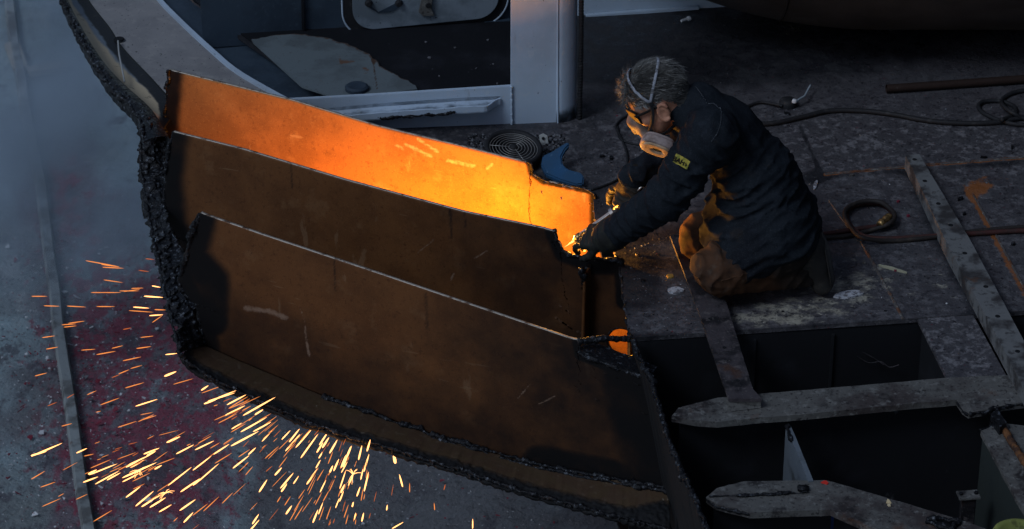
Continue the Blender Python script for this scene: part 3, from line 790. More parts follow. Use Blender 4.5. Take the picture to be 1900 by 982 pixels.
# long cross beam
cb = thing('cross_beam', 'long grey cross beam with tapered left end and torn right end', 'steel beam', tuple(onz(1560, 740, -.5)))
cpts = [(1246, 772), (1258, 757), (1330, 738), (1420, 730), (1600, 715), (1756, 701), (1868, 696), (1960, 688), (1960, 742), (1898, 747), (1862, 752), (1830, 760), (1798, 766), (1786, 758), (1776, 742), (1700, 748), (1500, 768), (1400, 776), (1330, 783), (1290, 780)]
Pc = flat(cpts, .004)
V, F = prism(Pc, .022, rough=.0025, seed=3, step=.02); mesh('flange', V, F, GIRDER, cb)
web(onz(1262, 765, 0), onz(1955, 712, 0), -.93, -.02, .014, WEB_BLACK, 'web', cb)
mb = MB(); mb.add(*slagbead([Pc[12] + (0, 0, -.008), Pc[11] + (0, 0, -.008), Pc[10] + (0, 0, -.008), Pc[9] + (0, 0, -.008)], .008, 101)); mb.add(*slagbead([Pc[14] + (0, 0, -.01), Pc[13] + (0, 0, -.01), Pc[12] + (0, 0, -.01)], .006, 102))
for k in range(0):
    c = onz(1590 + rng.normal(40, 45), 727 + rng.normal(0, 6), .006)
    V_, F_ = lathe([(0.0001, .004), (.006, .003), (.009, 0)], 7, None, c); V_ = c + (V_ - c) * rng.uniform(.4, 1.6); mb.add(V_, F_)
mb.build('slag_edge', [SLAG], cb, True)
# bracket between the long cross beam and the front beam
br = thing('web_bracket', 'upright grey bracket plate between the long cross beam and the crooked front beam', 'bracket', tuple(onz(1480, 840, -.3)))
a, b = onz(1458, 790, -.03), onz(1500, 893, -.03)
V, F = prism([a, b, b + (0, 0, -.36), a + (0, 0, -.45)], .016, np.array([1, .2, 0]) / 1.02, rough=.002, seed=5)
mesh('plate', V, F, M('greyblue_bracket', (.10, .115, .135), [dict(col=(.05, .055, .06), scale=9, lo=.45, hi=.65, detail=6), dict(col=(.2, .21, .22), scale=50, lo=.6, hi=.7, detail=5, amt=.5)], rough=.6, bump=[(90, .4, .002)]), br)
mb = MB(); mb.add(*slagbead([a + (0, 0, .002), (a * .7 + b * .3) + (0, 0, .003)], .006, 104)); mb.build('slag_edge', [SLAG], br, True)
# crooked front beam
fb = thing('front_beam', 'crooked steel beam with pointed burnt left end nearest the camera', 'steel beam', tuple(onz(1500, 930, -.4)))
z = -.035
fp = [(1311, 922), (1330, 906), (1380, 893), (1530, 891), (1562, 899), (1680, 934), (1790, 967), (1880, 1000), (1860, 1060), (1640, 990), (1541, 946), (1480, 948), (1392, 951), (1330, 936)]
Pf = flat(fp, z)
V, F = prism(Pf, .022, rough=.0025, seed=6, step=.02)
fb_f = mesh('flange', V, F, GIRDER, fb)
web(onz(1325, 925, z), onz(1545, 920, z), -.93, z - .023, .014, WEB_BLACK, 'web', fb)
web(onz(1550, 920, z), onz(1840, 1010, z), -.93, z - .023, .014, WEB_BLACK, 'web', fb)
mb = MB()
c = onz(1752, 972, z + .006)
P = np.array([c + (.040 * math.cos(t) * (1 + .3 * math.sin(3 * t)), .028 * math.sin(t), 0) for t in np.linspace(0, 2 * math.pi, 40)])
mb.add(*slagbead(P, .008, 106))
V_, F_ = prism([c + (.034 * math.cos(t), .024 * math.sin(t), .0) for t in np.linspace(0, 2 * math.pi, 18)[:-1]], .004); mb.add(V_, F_)
c2 = onz(1490, 906, z + .008); V_, F_ = box(c2, .035, .022, .014, None, .003); mb.add(V_, F_)
mb.add(*slagbead([Pf[0] + (0, 0, -.008), Pf[1] + (0, 0, -.008), Pf[2] + (0, 0, -.008)], .005, 107)); mb.add(*slagbead([Pf[0] + (0, 0, -.008), Pf[13] + (0, 0, -.008), Pf[12] + (0, 0, -.008)], .005, 108))
mb.add(*slagbead([onz(1316, 921, z + .003), onz(1400, 919, z + .004), onz(1500, 914, z + .003)], .0045, 109))
mb.build('slag_scab', [SLAG], fb, True)
for (x, y), col, sz in (((1531, 897), (.5, .03, .02), .014), ((1650, 932), (.55, .42, .24), .016), ((1651, 938), (.5, .4, .26), .010)):
    c = onz(x, y, z + .001); ang = np.sort(rng.uniform(0, 6.28, 6))
    P = [c + (sz * math.cos(t) * rng.uniform(.5, 1), sz * math.sin(t) * rng.uniform(.5, 1), .003) for t in ang]
    V_, F_ = prism(P, .0035, bevel=0)
    nm = 'red' if col[1] < .1 else ('larger pale' if sz > .012 else 'smaller pale')
    mesh_top('paint_flake', V_, F_, M('flake_' + nm.replace(' ', '_'), col, rough=.6), nm + ' paint flake lying on the crooked front beam', 'paint flake')
# diagonal girder at the right edge
dg_ = thing('diagonal_girder', 'burnt diagonal girder at the right edge with a rust ridge along its top', 'girder', tuple(onz(1900, 850, -.5)))
z = -.02
dp = [(1819, 800), (1838, 792), (1862, 786), (1905, 790), (1990, 860), (2060, 1060), (1960, 1060), (1898, 945), (1868, 890), (1840, 838)]
V, F = prism(flat(dp, z), .016, rough=.003, seed=8, step=.02); mesh('flange', V, F, GIRDER, dg_)
V, F = prism([onz(1823, 806, z - .017), onz(1962, 1062, z - .017), onz(1962, 1062, z - .017) + (0, 0, -.7), onz(1823, 806, z - .017) + (0, 0, -.7)], .012, (1, 0.3, 0))
mesh('web', V, F, M('greenish_web', (.024, .029, .027), [dict(col=(.02, .024, .024), scale=5, lo=.45, hi=.65, detail=7), dict(col=(.02, .022, .022), scale=70, lo=.62, hi=.68, detail=3)], rough=.7, bump=[(60, .3, .003)]), dg_)
mb = MB(); mb.add(*tube(resample([onz(1858, 788, z + .006), onz(1878, 822, z + .008), onz(1915, 880, z + .006), onz(1960, 950, z + .004)], step=.006), .011, 8, True, .5, 110, 90)); 
mb.build('rust_ridge', [M('flaking_rust', (.13, .055, .022), [dict(col=(.04, .02, .014), scale=30, lo=.45, hi=.6, detail=7)], rough=.85, bump=[(70, .9, .006, 6)])], dg_, True)
mb = MB(); mb.add(*slagbead([onz(1819, 800, z - .004), onz(1838, 792, z - .004), onz(1862, 786, z - .004)], .006, 111)); mb.build('slag_edge', [SLAG], dg_, True)
bl = prism(flat(((1838, 768), (1851, 758), (1868, 784), (1856, 792)), .012), .09, rough=.003, seed=9)
mesh_top('steel_stub', *bl, SLAG, 'short cut steel stub standing between cross beam and diagonal girder', 'steel stub')
# small post in the pit
po = thing('post', 'slim dark post with small bolted top plate standing in the pit', 'post', tuple(ony(1797, 1090, -1.75)))
pc = onz(1797, 917, -.12)
V, F = box(pc + (0, 0, -.004), .068, .045, .008, frame((1, .12, 0)), .0015); mesh('top_plate', V, F, GIRDER, po)
V, F = box(pc + (0, 0, -.335), .042, .030, .65, frame((1, .12, 0)), .002); mesh('shaft', V, F, STEEL_DARK, po)
for s in (-1, 1):
    mb = MB(); mb.add(*lathe([(.0001, .008), (.006, .008), (.0065, .007), (.0065, .0)], 6, None, pc + (s * .024, s * .003, 0))); mb.build('bolt', [SLAG], po)
# yellow-green drum and blue tarpaulin low in the pit
dc = ony(1908, 1020, -1.95)
V, F = lathe([(.0001, .02), (.085, .02), (.092, .028), (.105, .030), (.112, .022), (.115, .005), (.115, -.5), (.0001, -.5)], 48, frame((1, 0, -.25)), dc)
mesh_top('drum', V, F, M('yellow_green_paint', (.20, .22, .06), [dict(col=(.10, .11, .035), scale=30, lo=.5, hi=.65, detail=6), dict(col=(.30, .30, .15), scale=60, lo=.6, hi=.7, detail=4, amt=.5)], rough=.6, bump=[(120, .3, .002)]), 'yellow green drum peeping up at the bottom right corner', 'drum', smooth=True)
tc = onz(1555, 990, -.30)
Gt = np.array([[tc + (i * .012 - .08, j * .012 - .09, 0) for i in range(15)] for j in range(15)])
Gt[..., 2] += .07 * (fbm(Gt.reshape(-1, 3), 22, 3, 120).reshape(15, 15)) + .04 * np.exp(-((Gt[..., 0] - tc[0]) ** 2 + (Gt[..., 1] - tc[1]) ** 2) / .004)
Vg, Fg, Mg = slab(Gt, (0, 0, -.25))
mesh_top('tarpaulin', Vg, Fg, M('blue_tarpaulin', (.02, .05, .14), rough=.55, bump=[(40, .3, .004)]), 'crumpled blue tarpaulin down in the dark below the crooked front beam', 'tarpaulin', smooth=True)

# bars lying on the deck
ba = thing('stiffener_bar', 'dark flat stiffener bar with bolt holes under the kneeling knee', 'steel bar', tuple(onz(1320, 600, 0)))
zt = .045
Pa = flat(((1243, 436), (1290, 436), (1348, 562), (1397, 722), (1413, 740), (1352, 740), (1303, 596), (1272, 512)), zt)
V, F = prism(Pa, .012, rough=.0012, seed=12, step=.02); mesh('flange', V, F, STEEL_DARK, ba)
a, b = onz(1266, 446, zt), onz(1376, 728, zt)
V, F = prism([a + (0, 0, -.012), b + (0, 0, -.012), b * (1, 1, 0) + (0, 0, .004), a * (1, 1, 0) + (0, 0, .004)], .012, (.98, .2, 0), .001); mesh('web', V, F, STEEL_DARK, ba)
Pe = flat(((1352, 739), (1412, 739)), zt); Pg = flat(((1357, 764), (1413, 757)), .006)
V, F = prism([Pe[0] + (0, 0, -.013), Pe[1] + (0, 0, -.013), Pg[1], Pg[0]], .010, (0, 1, 0), .001); mesh('end_plate', V, F, GIRDER, ba)
for x, y in ((1318, 592), (1344, 645), (1368, 706)):
    V, F = lathe([(.0001, .0), (.0045, .0), (.0050, .0012), (.0065, .0012), (.0070, 0)], 14, None, onz(x, y, zt + .0006)); mesh('bolt_hole', V, F, WEB_BLACK, ba)
bb = thing('hollow_bar', 'long light grey square bar with round holes lying across the deck', 'steel bar', tuple(onz(1790, 500, 0)))
zt = .06
Pb = flat(((1680, 288), (1706, 286), (1714, 300), (1800, 445), (1912, 655), (1950, 725), (1908, 735), (1878, 678), (1757, 452), (1692, 312)), zt)
V, F = prism(Pb, .056, rough=.001, seed=13, step=.025)
mesh('tube_body', V, F, M('galvanised_bar', (.12, .12, .122), [
    dict(col=(.035, .032, .033), scale=9, lo=.45, hi=.62, detail=8), dict(col=(.03, .027, .028), scale=30, lo=.55, hi=.66, detail=7, amt=.8),
    dict(col=(.08, .04, .025), scale=13, lo=.62, hi=.72, detail=6, amt=.7)], rough=.6, bump=[(90, .4, .002, 6)]), bb)
for x, y in ((1697, 296), (1716, 336), (1741, 378), (1764, 418), (1790, 470), (1829, 532), (1851, 587), (1888, 652)):
    V, F = lathe([(.0001, .0), (.0065, .0), (.0070, .0012), (.0080, .0012), (.0085, 0)], 16, None, onz(x, y, zt + .0006)); mesh('bolt_hole', V, F, WEB_BLACK, bb)

# ------------------------------------------------------------------ the ship block behind: curved frame, girder, column, bulkhead, round hull
ring_t = thing('curved_frame', 'curved grey ship frame sweeping along the upper left with a torch cut rim', 'ship frame', tuple(onz(300, 120, 0)))
rimo = smooth_poly([onz(x, y, .10) for x, y in ((70, -130), (100, -45), (115, 0), (143, 61), (178, 122), (211, 168), (255, 216), (268, 262))], 160)
rimi = smooth_poly([onz(x, y, .10) for x, y in ((82, -130), (111, -45), (126, 0), (158, 62), (193, 116), (229, 155), (280, 202), (312, 252))], 160)
junc = smooth_poly([onz(x, y, -.02) for x, y in ((110, -130), (145, -45), (165, 0), (204, 51), (229, 89), (280, 143), (312, 178), (335, 200))], 160)
flan = smooth_poly([onz(x, y, -.02) for x, y in ((200, -130), (262, -45), (290, 0), (330, 42), (390, 98), (437, 137), (509, 179), (560, 205))], 160)
lin2 = smooth_poly([onz(x, y, -.05) for x, y in ((270, -130), (322, -45), (357, 0), (413, 42), (453, 74), (516, 112), (594, 154), (680, 196))], 160)
n = 150
ro, ri, ju, fl2, l2 = [resample(p, n) for p in (rimo, rimi, junc, flan, lin2)]
ro = ro + .006 * (np.stack([fbm(ro, 40, 3, 130 + k) for k in range(3)], 1) - .5) * 2
# burnt rim: rounded crest of slag
mb = MB()
G = np.stack([ro + (0, 0, -.05), ro, ro * .65 + ri * .35 + (0, 0, .008), ri, ri + (.004, 0, -.02)])
mb.add(G.reshape(-1, 3), grid_faces(n, 5)); mb.add(*slagbead(ro, .009, 133, step=.006)); mb.add(*slagbead(ro * .6 + ri * .4 + (0, 0, .004), .007, 134, step=.006))
mb.build('burnt_rim', [SLAG], ring_t, True)
tanp = M('scorched_inner_paint', (.15, .18, .215), [
    dict(col=(.46, .36, .24), scale=6, attr='tan', k=.8, lo=.30, hi=.55, detail=7, stretch=(1.5, .6, 1)),
    dict(col=(.012, .012, .015), scale=9, attr='soot_dark', k=.6, lo=.4, hi=.65, detail=7),
    dict(col=(.05, .045, .04), scale=30, lo=.6, hi=.7, detail=7, amt=.7)], rough=.6, bump=[(70, .3, .003)])
nv = 26
vv = np.linspace(0, 1, nv)[:, None]
G = ri[None] * (1 - vv[..., None]) + ju[None] * vv[..., None]
G = G + np.array([-.035, -.02, -.02]) * (np.sin(math.pi * vv))[..., None]
uu = np.linspace(0, 1, n)[None]
tan = np.clip(1.5 * np.exp(-((vv - .30 - .22 * uu) / .26) ** 2) * sstep(.02, .4, uu), 0, 1)
soot_shade = np.clip(1.1 * sstep(.16, .0, vv) + 1.0 * sstep(.62, .95, vv) + .9 * sstep(.9, 1.0, uu), 0, 1)  # rim soot, plus the shadow strip along the stringer painted dark
Vg, Fg, Mg = slab(G, (-.010, -.004, -.004))
mesh('shell_plate', Vg, Fg, tanp, ring_t, True, attrs={'tan': np.tile(tan.reshape(-1), 2), 'soot_dark': np.tile(soot_shade.reshape(-1), 2)})
G = ju[None] * (1 - vv[..., None]) + fl2[None] * vv[..., None]
Vg, Fg, Mg = slab(G, (0, 0, -.014)); mesh('stringer_plate', Vg, Fg, DUSTY, ring_t)
G = np.stack([fl2 + (0, 0, -.03), fl2 + (0, 0, .012), fl2 + (.014, .010, .012), fl2 + (.014, .010, -.04)])
mesh('flange', G.reshape(-1, 3), grid_faces(n, 4), PAINT_GREY, ring_t, attrs={'soot_dark': [0.0] * (4 * n)})
G = (fl2 + (.014, .010, -.04))[None] * (1 - vv[..., None]) + l2[None] * vv[..., None]
Vg, Fg, Mg = slab(G, (0, 0, -.012)); mesh('inner_plate', Vg, Fg, BLUE_DARK, ring_t)
V, F = tube(resample(l2, 200), .010, 8, True, .3, 140, 40); mesh('weld_ridge', V, F, M('rusty_weld', (.05, .045, .05), [dict(col=(.16, .10, .07), scale=16, lo=.56, hi=.66, detail=6)], rough=.7, bump=[(80, .6, .003)]), ring_t, True)
# bolt hole and hanging wire
c = onz(221, 73, -.012)
V, F = lathe([(.0001, .004), (.018, .004), (.022, 0)], 20, None, c); mesh('drain_hole', V, F, WEB_BLACK, ring_t)
w_ = smooth_poly([onz(219, 76, .0), onz(221, 100, .02), onz(226, 125, .03), onz(231, 152, .05)], 40)
V, F = tube(w_, .0035, 6); mesh_top('wire', V, F, M('pale_wire', (.30, .30, .30), rough=.5), 'thin pale wire hanging from the round hole of the curved frame', 'wire', smooth=True)

# tarred floor inside the block and old white plate on it
fp_ = [onz(x, y, .006) for x, y in ((640, 190), (945, 165), (1000, 162), (1040, 30), (1040, -20), (340, -20), (360, 0), (455, 68))]
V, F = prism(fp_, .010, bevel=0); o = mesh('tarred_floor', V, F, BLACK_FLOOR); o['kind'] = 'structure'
wp = [(468, 72), (520, 66), (566, 64), (612, 72), (640, 80), (668, 92), (690, 106), (702, 118), (724, 132), (748, 146), (772, 160), (765, 163), (690, 172), (640, 200), (560, 200)]
wq = smooth_poly([onz(x, y, .02) for x, y in wp[:11]], 80); wq = wq + .020 * (np.stack([fbm(wq, 30, 3, 150), fbm(wq, 30, 3, 151), 0 * wq[:, 0] + .5], 1) - .5) * 2
base = resample([onz(470, 78, .02), onz(560, 160, .02), onz(640, 186, .02), onz(774, 165, .02)], len(wq))
G = coons(base, wq, [base[0], wq[0]], [base[-1], wq[-1]], 90, 40)
vv2 = np.linspace(0, 1, 40)[:, None] + np.zeros((1, 90))
pq = np.array([proj(v) for v in G.reshape(-1, 3)]).reshape(40, 90, 2)
ru = np.clip(sstep(.90, 1.0, vv2) * .75 + .8 * np.exp(-(segd(pq[..., 0], pq[..., 1], [(692, 112), (700, 165)]) / 3.5) ** 2), 0, 1)
Vg, Fg, Mg = slab(G, (0, 0, -.008)); mesh_top('old_plate', Vg, Fg, WHITE_OLD, 'old white plate with torn rusty edge lying on the black floor behind the girder', 'steel plate', attrs={'rust': np.tile(ru.reshape(-1), 2)})
for (x, y), r, lab in (((662, 166), .045, 'dark round cap lying on the old white plate'),):
    V, F = lathe([(.0001, .018), (r * .8, .018), (r, .012), (r, 0)], 36, None, onz(x, y, .021)); mesh_top('round_cap', V, F, BLUE_DARK, lab, 'cap', smooth=False)
for k in range(28):
    px, py = rng.uniform(780, 935), rng.uniform(60, 158); c = onz(px, py, .007)
    if k >= 9: continue
    s = rng.uniform(.003, .008); ang = np.sort(rng.uniform(0, 6.28, 6))
    V, F = prism([c + (s * math.cos(t), s * math.sin(t), .004) for t in ang], .004, bevel=0)
    mesh_top('grit_chip', V, F, FL_GREY, 'tiny pale chip of paint on the black floor behind the girder', 'paint chip', group='paint chips on the black floor')
# bulkhead
wa, wb = onz(455, 64, 0.0), onz(945, 36, 0.0)
wd = (wb - wa) / np.linalg.norm(wb - wa); wn = np.array([wd[1], -wd[0], 0])       # towards the camera
bk = thing('bulkhead', 'dark blue bulkhead wall with a bolted manhole at the top', 'wall', tuple((wa + wb) / 2))
Q = lambda s, z, o=0: wa + wd * s + wn * o + np.array([0, 0, z])
def wpx(px, py, o=0): return onplane(px, py, wa + wn * o, wn)
V, F = prism([Q(-.17, -.05), Q(1.22, -.05), Q(1.22, 1.5), Q(-.17, 1.5)], .02, -wn); mesh('wall_plate', V, F, BLUE_DARK, bk)
V, F = prism([Q(1.222, -.05), Q(2.2, -.05), Q(2.2, 1.5), Q(1.222, 1.5)], .02, -wn); mesh('wall_plate', V, F, PAINT_GREY, bk, attrs={'soot_dark': [0.0] * len(V)})['label'] = 'wall plate right of the column, coloured paler to look lit'  # same wall; plate and ledge here coloured paler for the light on them
a, b = wpx(560, -60, .002), wpx(563, 62, .002)
V, F = prism([a + wd * -.006, a + wd * .006, b + wd * .006, b + wd * -.006], .014, wn, .002); mesh('stiffener', V, F, BLACK_FLOOR, bk)
V, F = prism([wpx(600, 62), wpx(946, 32), wpx(946, 32) + wn * .03, wpx(600, 62) + wn * .03], .012, (0, 0, -1)); mesh('ledge', V, F, BLUE_DARK, bk)
V, F = prism([wpx(1086, 25, 0), wpx(1296, 9, 0), wpx(1296, 9, 0) + wn * .02, wpx(1086, 25, 0) + wn * .02], .014, (0, 0, -1)); mesh('ledge', V, F, PAINT_GREY, bk, attrs={'soot_dark': [0.0] * len(V)})
# manhole: oval rim, rubber seal, cover, clamps
mc = wpx(788, -36, 0)
def oval(w, h, r, o, n=18):
    ax = wd + np.array([0, 0, .045]); ax /= np.linalg.norm(ax); ay = np.array([0, 0, 1.0]); P = []
    for cx, cy, a0 in ((w - r, h - r, 0), (-w + r, h - r, 90), (-w + r, -h + r, 180), (w - r, -h + r, 270)):
        for k in range(n):
            t = math.radians(a0 + 90 * k / (n - 1)); P.append(mc + ax * (cx + r * math.cos(t)) + ay * (cy + r * math.sin(t)) + wn * o)
    return np.array(P)
hw = 150 / 5400 * 12.0 ; hh = .215
ho = oval(hw, hh, .12, .002)
V, F = prism(ho, .018, wn, .002); mh = mesh('manhole', V, F, RUBBER, bk)
V, F = tube(np.concatenate([ho + wn * .018, (ho + wn * .018)[:1]]), .004, 6, False); mesh('rim', V, F, PAINT_GREY, mh, True, attrs={'soot_dark': [0.0] * len(V)})
hi_ = oval(hw - .040, hh - .040, .09, .022)
V, F = prism(hi_, .016, wn, .003); mesh('cover', V, F, M('cover_paint', (.17, .20, .235), [dict(col=(.10, .12, .14), scale=6, lo=.45, hi=.65, detail=6), dict(col=(.03, .03, .035), scale=60, lo=.68, hi=.72, detail=3)], rough=.55, bump=[(130, .2, .002)]), mh)
for x, y in ((684, 8), (740, 8), (794, 10)):
    c = wpx(x, y - 2, .04)
    mbx = MB(); mbx.add(*lathe([(.0001, .016), (.010, .016), (.014, .008), (.016, .0)], 12, frame(wd, None, wn), c)); mbx.build('bolt', [RUBBER], mh)
c = wpx(794, 22, .040)
V, F = prism([wpx(784, -10, .042), wpx(804, -12, .042), wpx(800, 14, .042), wpx(806, 28, .042), wpx(786, 29, .042), wpx(776, 22, .042)], .010, wn, .002); mesh('clamp', V, F, GIRDER, mh)
V, F = prism([wpx(700, 23, .040)] + [wpx(712 + 34 * math.cos(t), 0 + 23 * math.sin(t), .040) for t in np.linspace(math.pi, 0, 16)], .003, wn, .0005); mesh('lug_plate', V, F, BLUE_DARK, mh)

# girder in front and column
gy = 1.06
def gp(px, py, o=0): return onplane(px, py, (0, gy - o, 0), (-.09, 1, 0))
gr_ = thing('girder', 'low blue grey girder with a half torn bracket shelf behind the glowing plate', 'girder', tuple(gp(800, 240)))
gn = np.array([-.09, 1, 0]) / math.hypot(.09, 1)
V, F = prism([gp(520, 186), gp(700, 176), gp(949, 160), gp(949, 249), gp(880, 259), gp(520, 300)], .016, gn, .002)
mesh('web', V, F, PAINT_GREY, gr_, attrs={'soot_dark': [0.0] * len(V)})
V, F = prism([gp(520, 294, .001), gp(700, 276, .001), gp(880, 252, .001), gp(949, 243, .001), gp(949, 252, .001), gp(880, 262, .001), gp(520, 308, .001)], .004, -gn, .001)
mesh('base_strip', V, F, BLUE_DARK, gr_)
# shelf: a bulb flat with a rolled front lip, its right end tapered, broken paint in the trough
top = [gp(612, 203), gp(700, 195), gp(860, 184), gp(928, 181)]
top = resample(top, 60)
lipw = .055 * sstep(0, .12, np.linspace(0, 1, 60)) * sstep(1.0, .90, np.linspace(0, 1, 60)) + .004
L_ = top - gn * lipw[:, None] + np.array([0, 0, -.010])
L2 = L_ + np.array([0, 0, .010]); L3 = L2 - gn * .008; L4 = L3 + np.array([0, 0, -.022])
G = np.stack([top + (0, 0, .006), top + (0, 0, -.008), L_, L2, L3, L4])
G[3:, :, 2] += .006 * (fbm(G[3:].reshape(-1, 3), 35, 3, 160).reshape(3, 60) - .5)
Vg, Fg, Mg = slab(G, (0, .002, -.006))
sv = np.tile((np.stack([np.zeros(60), np.full(60, .35), .62 + 0 * top[:, 0], .15 + 0 * top[:, 0], np.zeros(60), .35 + 0 * top[:, 0]]) + .0).reshape(-1), 2)
mesh('bracket_shelf', Vg, Fg, PAINT_GREY, gr_, False, attrs={'soot_dark': sv})
mb = MB(); mb.add(*slagbead([L4[k] for k in range(16, 44, 3)], .006, 161)); mb.build('rust_scab', [SLAG], gr_, True)
cl = thing('column', 'tall pale blue grey steel column with a rounded right edge', 'column', tuple(gp(1000, 250)))
def cp(px, py, o=0): return gp(px, py, o)
V, F = prism([cp(948, -300, .004), cp(1036, -300, .004), cp(1036, 246, .004), cp(948, 246, .004)], .02, gn, .002); mesh('front_plate', V, F, PAINT_GREY, cl, attrs={'soot_dark': [0.0] * len(V)})
x0, x1 = cp(1034, 0, .006), cp(1072, 0, .006)
ws = x1[0] - x0[0]
arc = [(0, 0), (.15, -.004), (.30, -.002), (.55, .006), (.78, .018), (.93, .034), (1.0, .06), (1.0, .12)]
zt_, zb_ = cp(1036, -300)[2], .0
zs = np.linspace(zb_, zt_, 40)
G = np.array([[(x0[0] + a * ws, x0[1] + b, z) for a, b in arc] for z in zs])
so = np.array([[(.75 * sstep(.115, .03, z) * (a < .99)) for a, b in arc] for z in zs])
Vg, Fg, Mg = slab(G, (-.004, .012, 0)); mesh('rounded_flange', Vg, Fg, PAINT_GREY, cl, True, attrs={'soot_dark': np.tile(so.reshape(-1), 2) * .8})
V, F = tube(resample([cp(949, 160, .008), cp(950, 246, .008)], 60), .0045, 6, True, .6, 165, 120); mesh('weld_bead', V, F, PAINT_GREY, cl, True, attrs={'soot_dark': [0.0] * len(V)})
V, F = tube(resample([cp(1035, -300, .010), cp(1035, 245, .010)], 90), .004, 6, True, .3, 166, 60); mesh('weld_bead', V, F, PAINT_GREY, cl, True, attrs={'soot_dark': [0.0] * len(V)})
V, F = prism([cp(952, 244, .006), cp(1037, 241, .006), cp(1037, 249, .006), cp(952, 252, .006)], .004, -gn, .001); mesh('burnt_foot', V, F, SLAG, cl)
# braided black cable hanging beside the column
P = np.array([[x1[0] + .012, x1[1] + .02, z] for z in np.linspace(-.0, zt_, 260)])
P[:, 0] += .002 * np.sin(P[:, 2] * 5)
mb = MB(); mb.add(*tube(P, .0085, 8))
for ph in (0, math.pi):
    hx = np.array([p + (.0085 * math.cos(p[2] * 260 + ph), .0085 * math.sin(p[2] * 260 + ph), 0) for p in resample(P, 1400)])
    mb.add(*tube(hx, .0022, 4))
mb.build('cable', [RUBBER], None, True)
tag(bpy.data.objects['cable'], 'thick braided black cable hanging down beside the column', 'cable')
# big rounded hull resting over the rear of the deck
prof = []
for x in np.linspace(0, 1, 40):
    t = x ** 2
    xx = -.02 + t * 4.6
    r = (1 - max(0, (1.45 - xx) / 1.47) ** 2) ** .5 if xx < 1.45 else 1.0
    prof.append((max(r * 1.0, .0005), xx))
V, F = lathe(prof, 72, np.array([[0, 0, 1], [1, 0, 0], [0, 1, 0]]), (0, 2.13, .985))
hl = mesh_top('rounded_hull', V, F, M('grey_hull_paint', (.040, .044, .05), [dict(col=(.022, .024, .028), scale=2, lo=.4, hi=.65, detail=6), dict(col=(.065, .068, .075), scale=50, lo=.6, hi=.7, detail=4, amt=.5)], rough=.55, bump=[(100, .2, .003), (2, .15, .03, 2)]),
    'huge dark rounded hull bulging over the rear of the deck', 'hull', smooth=True)
for xx in (1.05, 2.0):
    r = ((1 - max(0, (1.45 - xx) / 1.47) ** 2) ** .5 if xx < 1.45 else 1.0) + .001
    mesh('weld_seam', *tube([(xx, 2.13 + r * math.cos(t), .985 + r * math.sin(t)) for t in np.linspace(2.2, 5.2, 80)], .004, 5), WEB_BLACK, hl, True)

# ------------------------------------------------------------------ small gear near the column
fn = thing('fan', 'black round blower fan with a wire grille lying behind the glowing plate', 'fan', tuple(onz(950, 290, 0)))
fR = frame((1, .1, -.08), None, (.05, -.16, 1))
fc = np.array([onz(952, 290, .05)[0], .755, .036])
fR = fR * .84
V, F = lathe([(.10, -.035), (.122, -.035), (.128, .02), (.124, .036), (.112, .036), (.106, .026), (.106, -.03), (.0001, -.034)], 48, fR, fc); mesh('housing', V, F, RUBBER, fn, True)
mb = MB()
for r in (.022, .036, .050, .064, .078, .092, .104):
    mb.add(*tube(fc + np.array([(r * math.cos(t), r * math.sin(t), .030 - .4 * r * r) for t in np.linspace(0, 2 * math.pi, 50)]) @ fR.T, .0012, 5, False))
for t in (.9, .9 + 2.1, .9 + 4.2):
    mb.add(*tube(fc + np.array([(.015 * math.cos(t), .015 * math.sin(t), .031), (.105 * math.cos(t), .105 * math.sin(t), .027)]) @ fR.T, .0016, 5))
mb.build('grille', [M('grille_wire', (.26, .25, .24), rough=.4, metal=.4)], fn, True)
mb = MB()
for k in range(5):
    t = k * 2 * math.pi / 5
    P = np.array([[(rr * math.cos(t + a), rr * math.sin(t + a), -.01 + .03 * (a - .4)) for rr in (.02, .06, .10)] for a in (0, .4, .8)])
    Vg, Fg, Mg = slab(P, (0, 0, -.003)); mb.add(fc + Vg @ fR.T, Fg)
mb.build('blade', [RUBBER], fn)
V, F = lathe([(.0001, .036), (.016, .036), (.018, .028), (.018, -.04)], 24, fR, fc); mesh('hub', V, F, RUBBER, fn, True)
# blue plastic cradle: concave bracket standing beside the fan
BLUE = M('blue_plastic', (.022, .062, .12), [dict(col=(.02, .07, .15), scale=8, lo=.45, hi=.65, detail=6), dict(col=(.10, .18, .28), scale=50, lo=.62, hi=.7, detail=4, amt=.5)], rough=.5, bump=[(140, .2, .001)])
by0 = .80
cpx = [(1007, 288), (1026, 279), (1046, 266), (1054, 262), (1057, 268), (1048, 278), (1042, 290), (1044, 304), (1052, 312), (1064, 316), (1078, 319), (1084, 328), (1082, 341), (1070, 343), (1040, 334), (1012, 322), (1004, 305)]
V, F = prism([onplane(x, y, onz(1060, 343, .022), (0, -.32, 1)) for x, y in cpx], .022, (0, .2, -1), .005); ck = mesh_top('cradle', V, F, BLUE, 'blue plastic cradle with a scooped notch beside the black fan', 'cradle')
# silver lug
lc = onz(1008, 258, .02)
mb = MB()
lp = [(1000, 252), (1008, 248), (1016, 252), (1018, 268), (1012, 276), (1004, 272)]
V, F = prism([onplane(x, y, lc, (0, 1, -.3)) for x, y in lp], .006, (0, 1, -.3), .001); mb.add(V, F)
lug = mesh_top('lug', V, F, M('bare_lug', (.42, .42, .40), [dict(col=(.2, .2, .2), scale=40, lo=.45, hi=.65)], rough=.4, metal=.3), 'small silver lug with a bolt hole at the foot of the column', 'lug')
c = onplane(1008, 257, lc + (0, -.004, 0), (0, 1, -.3)); V, F = lathe([(.0001, .001), (.0055, .001), (.006, 0)], 14, frame((1, 0, 0), None, (0, -1, .3)), c); mesh('bolt_hole', V, F, WEB_BLACK, lug)
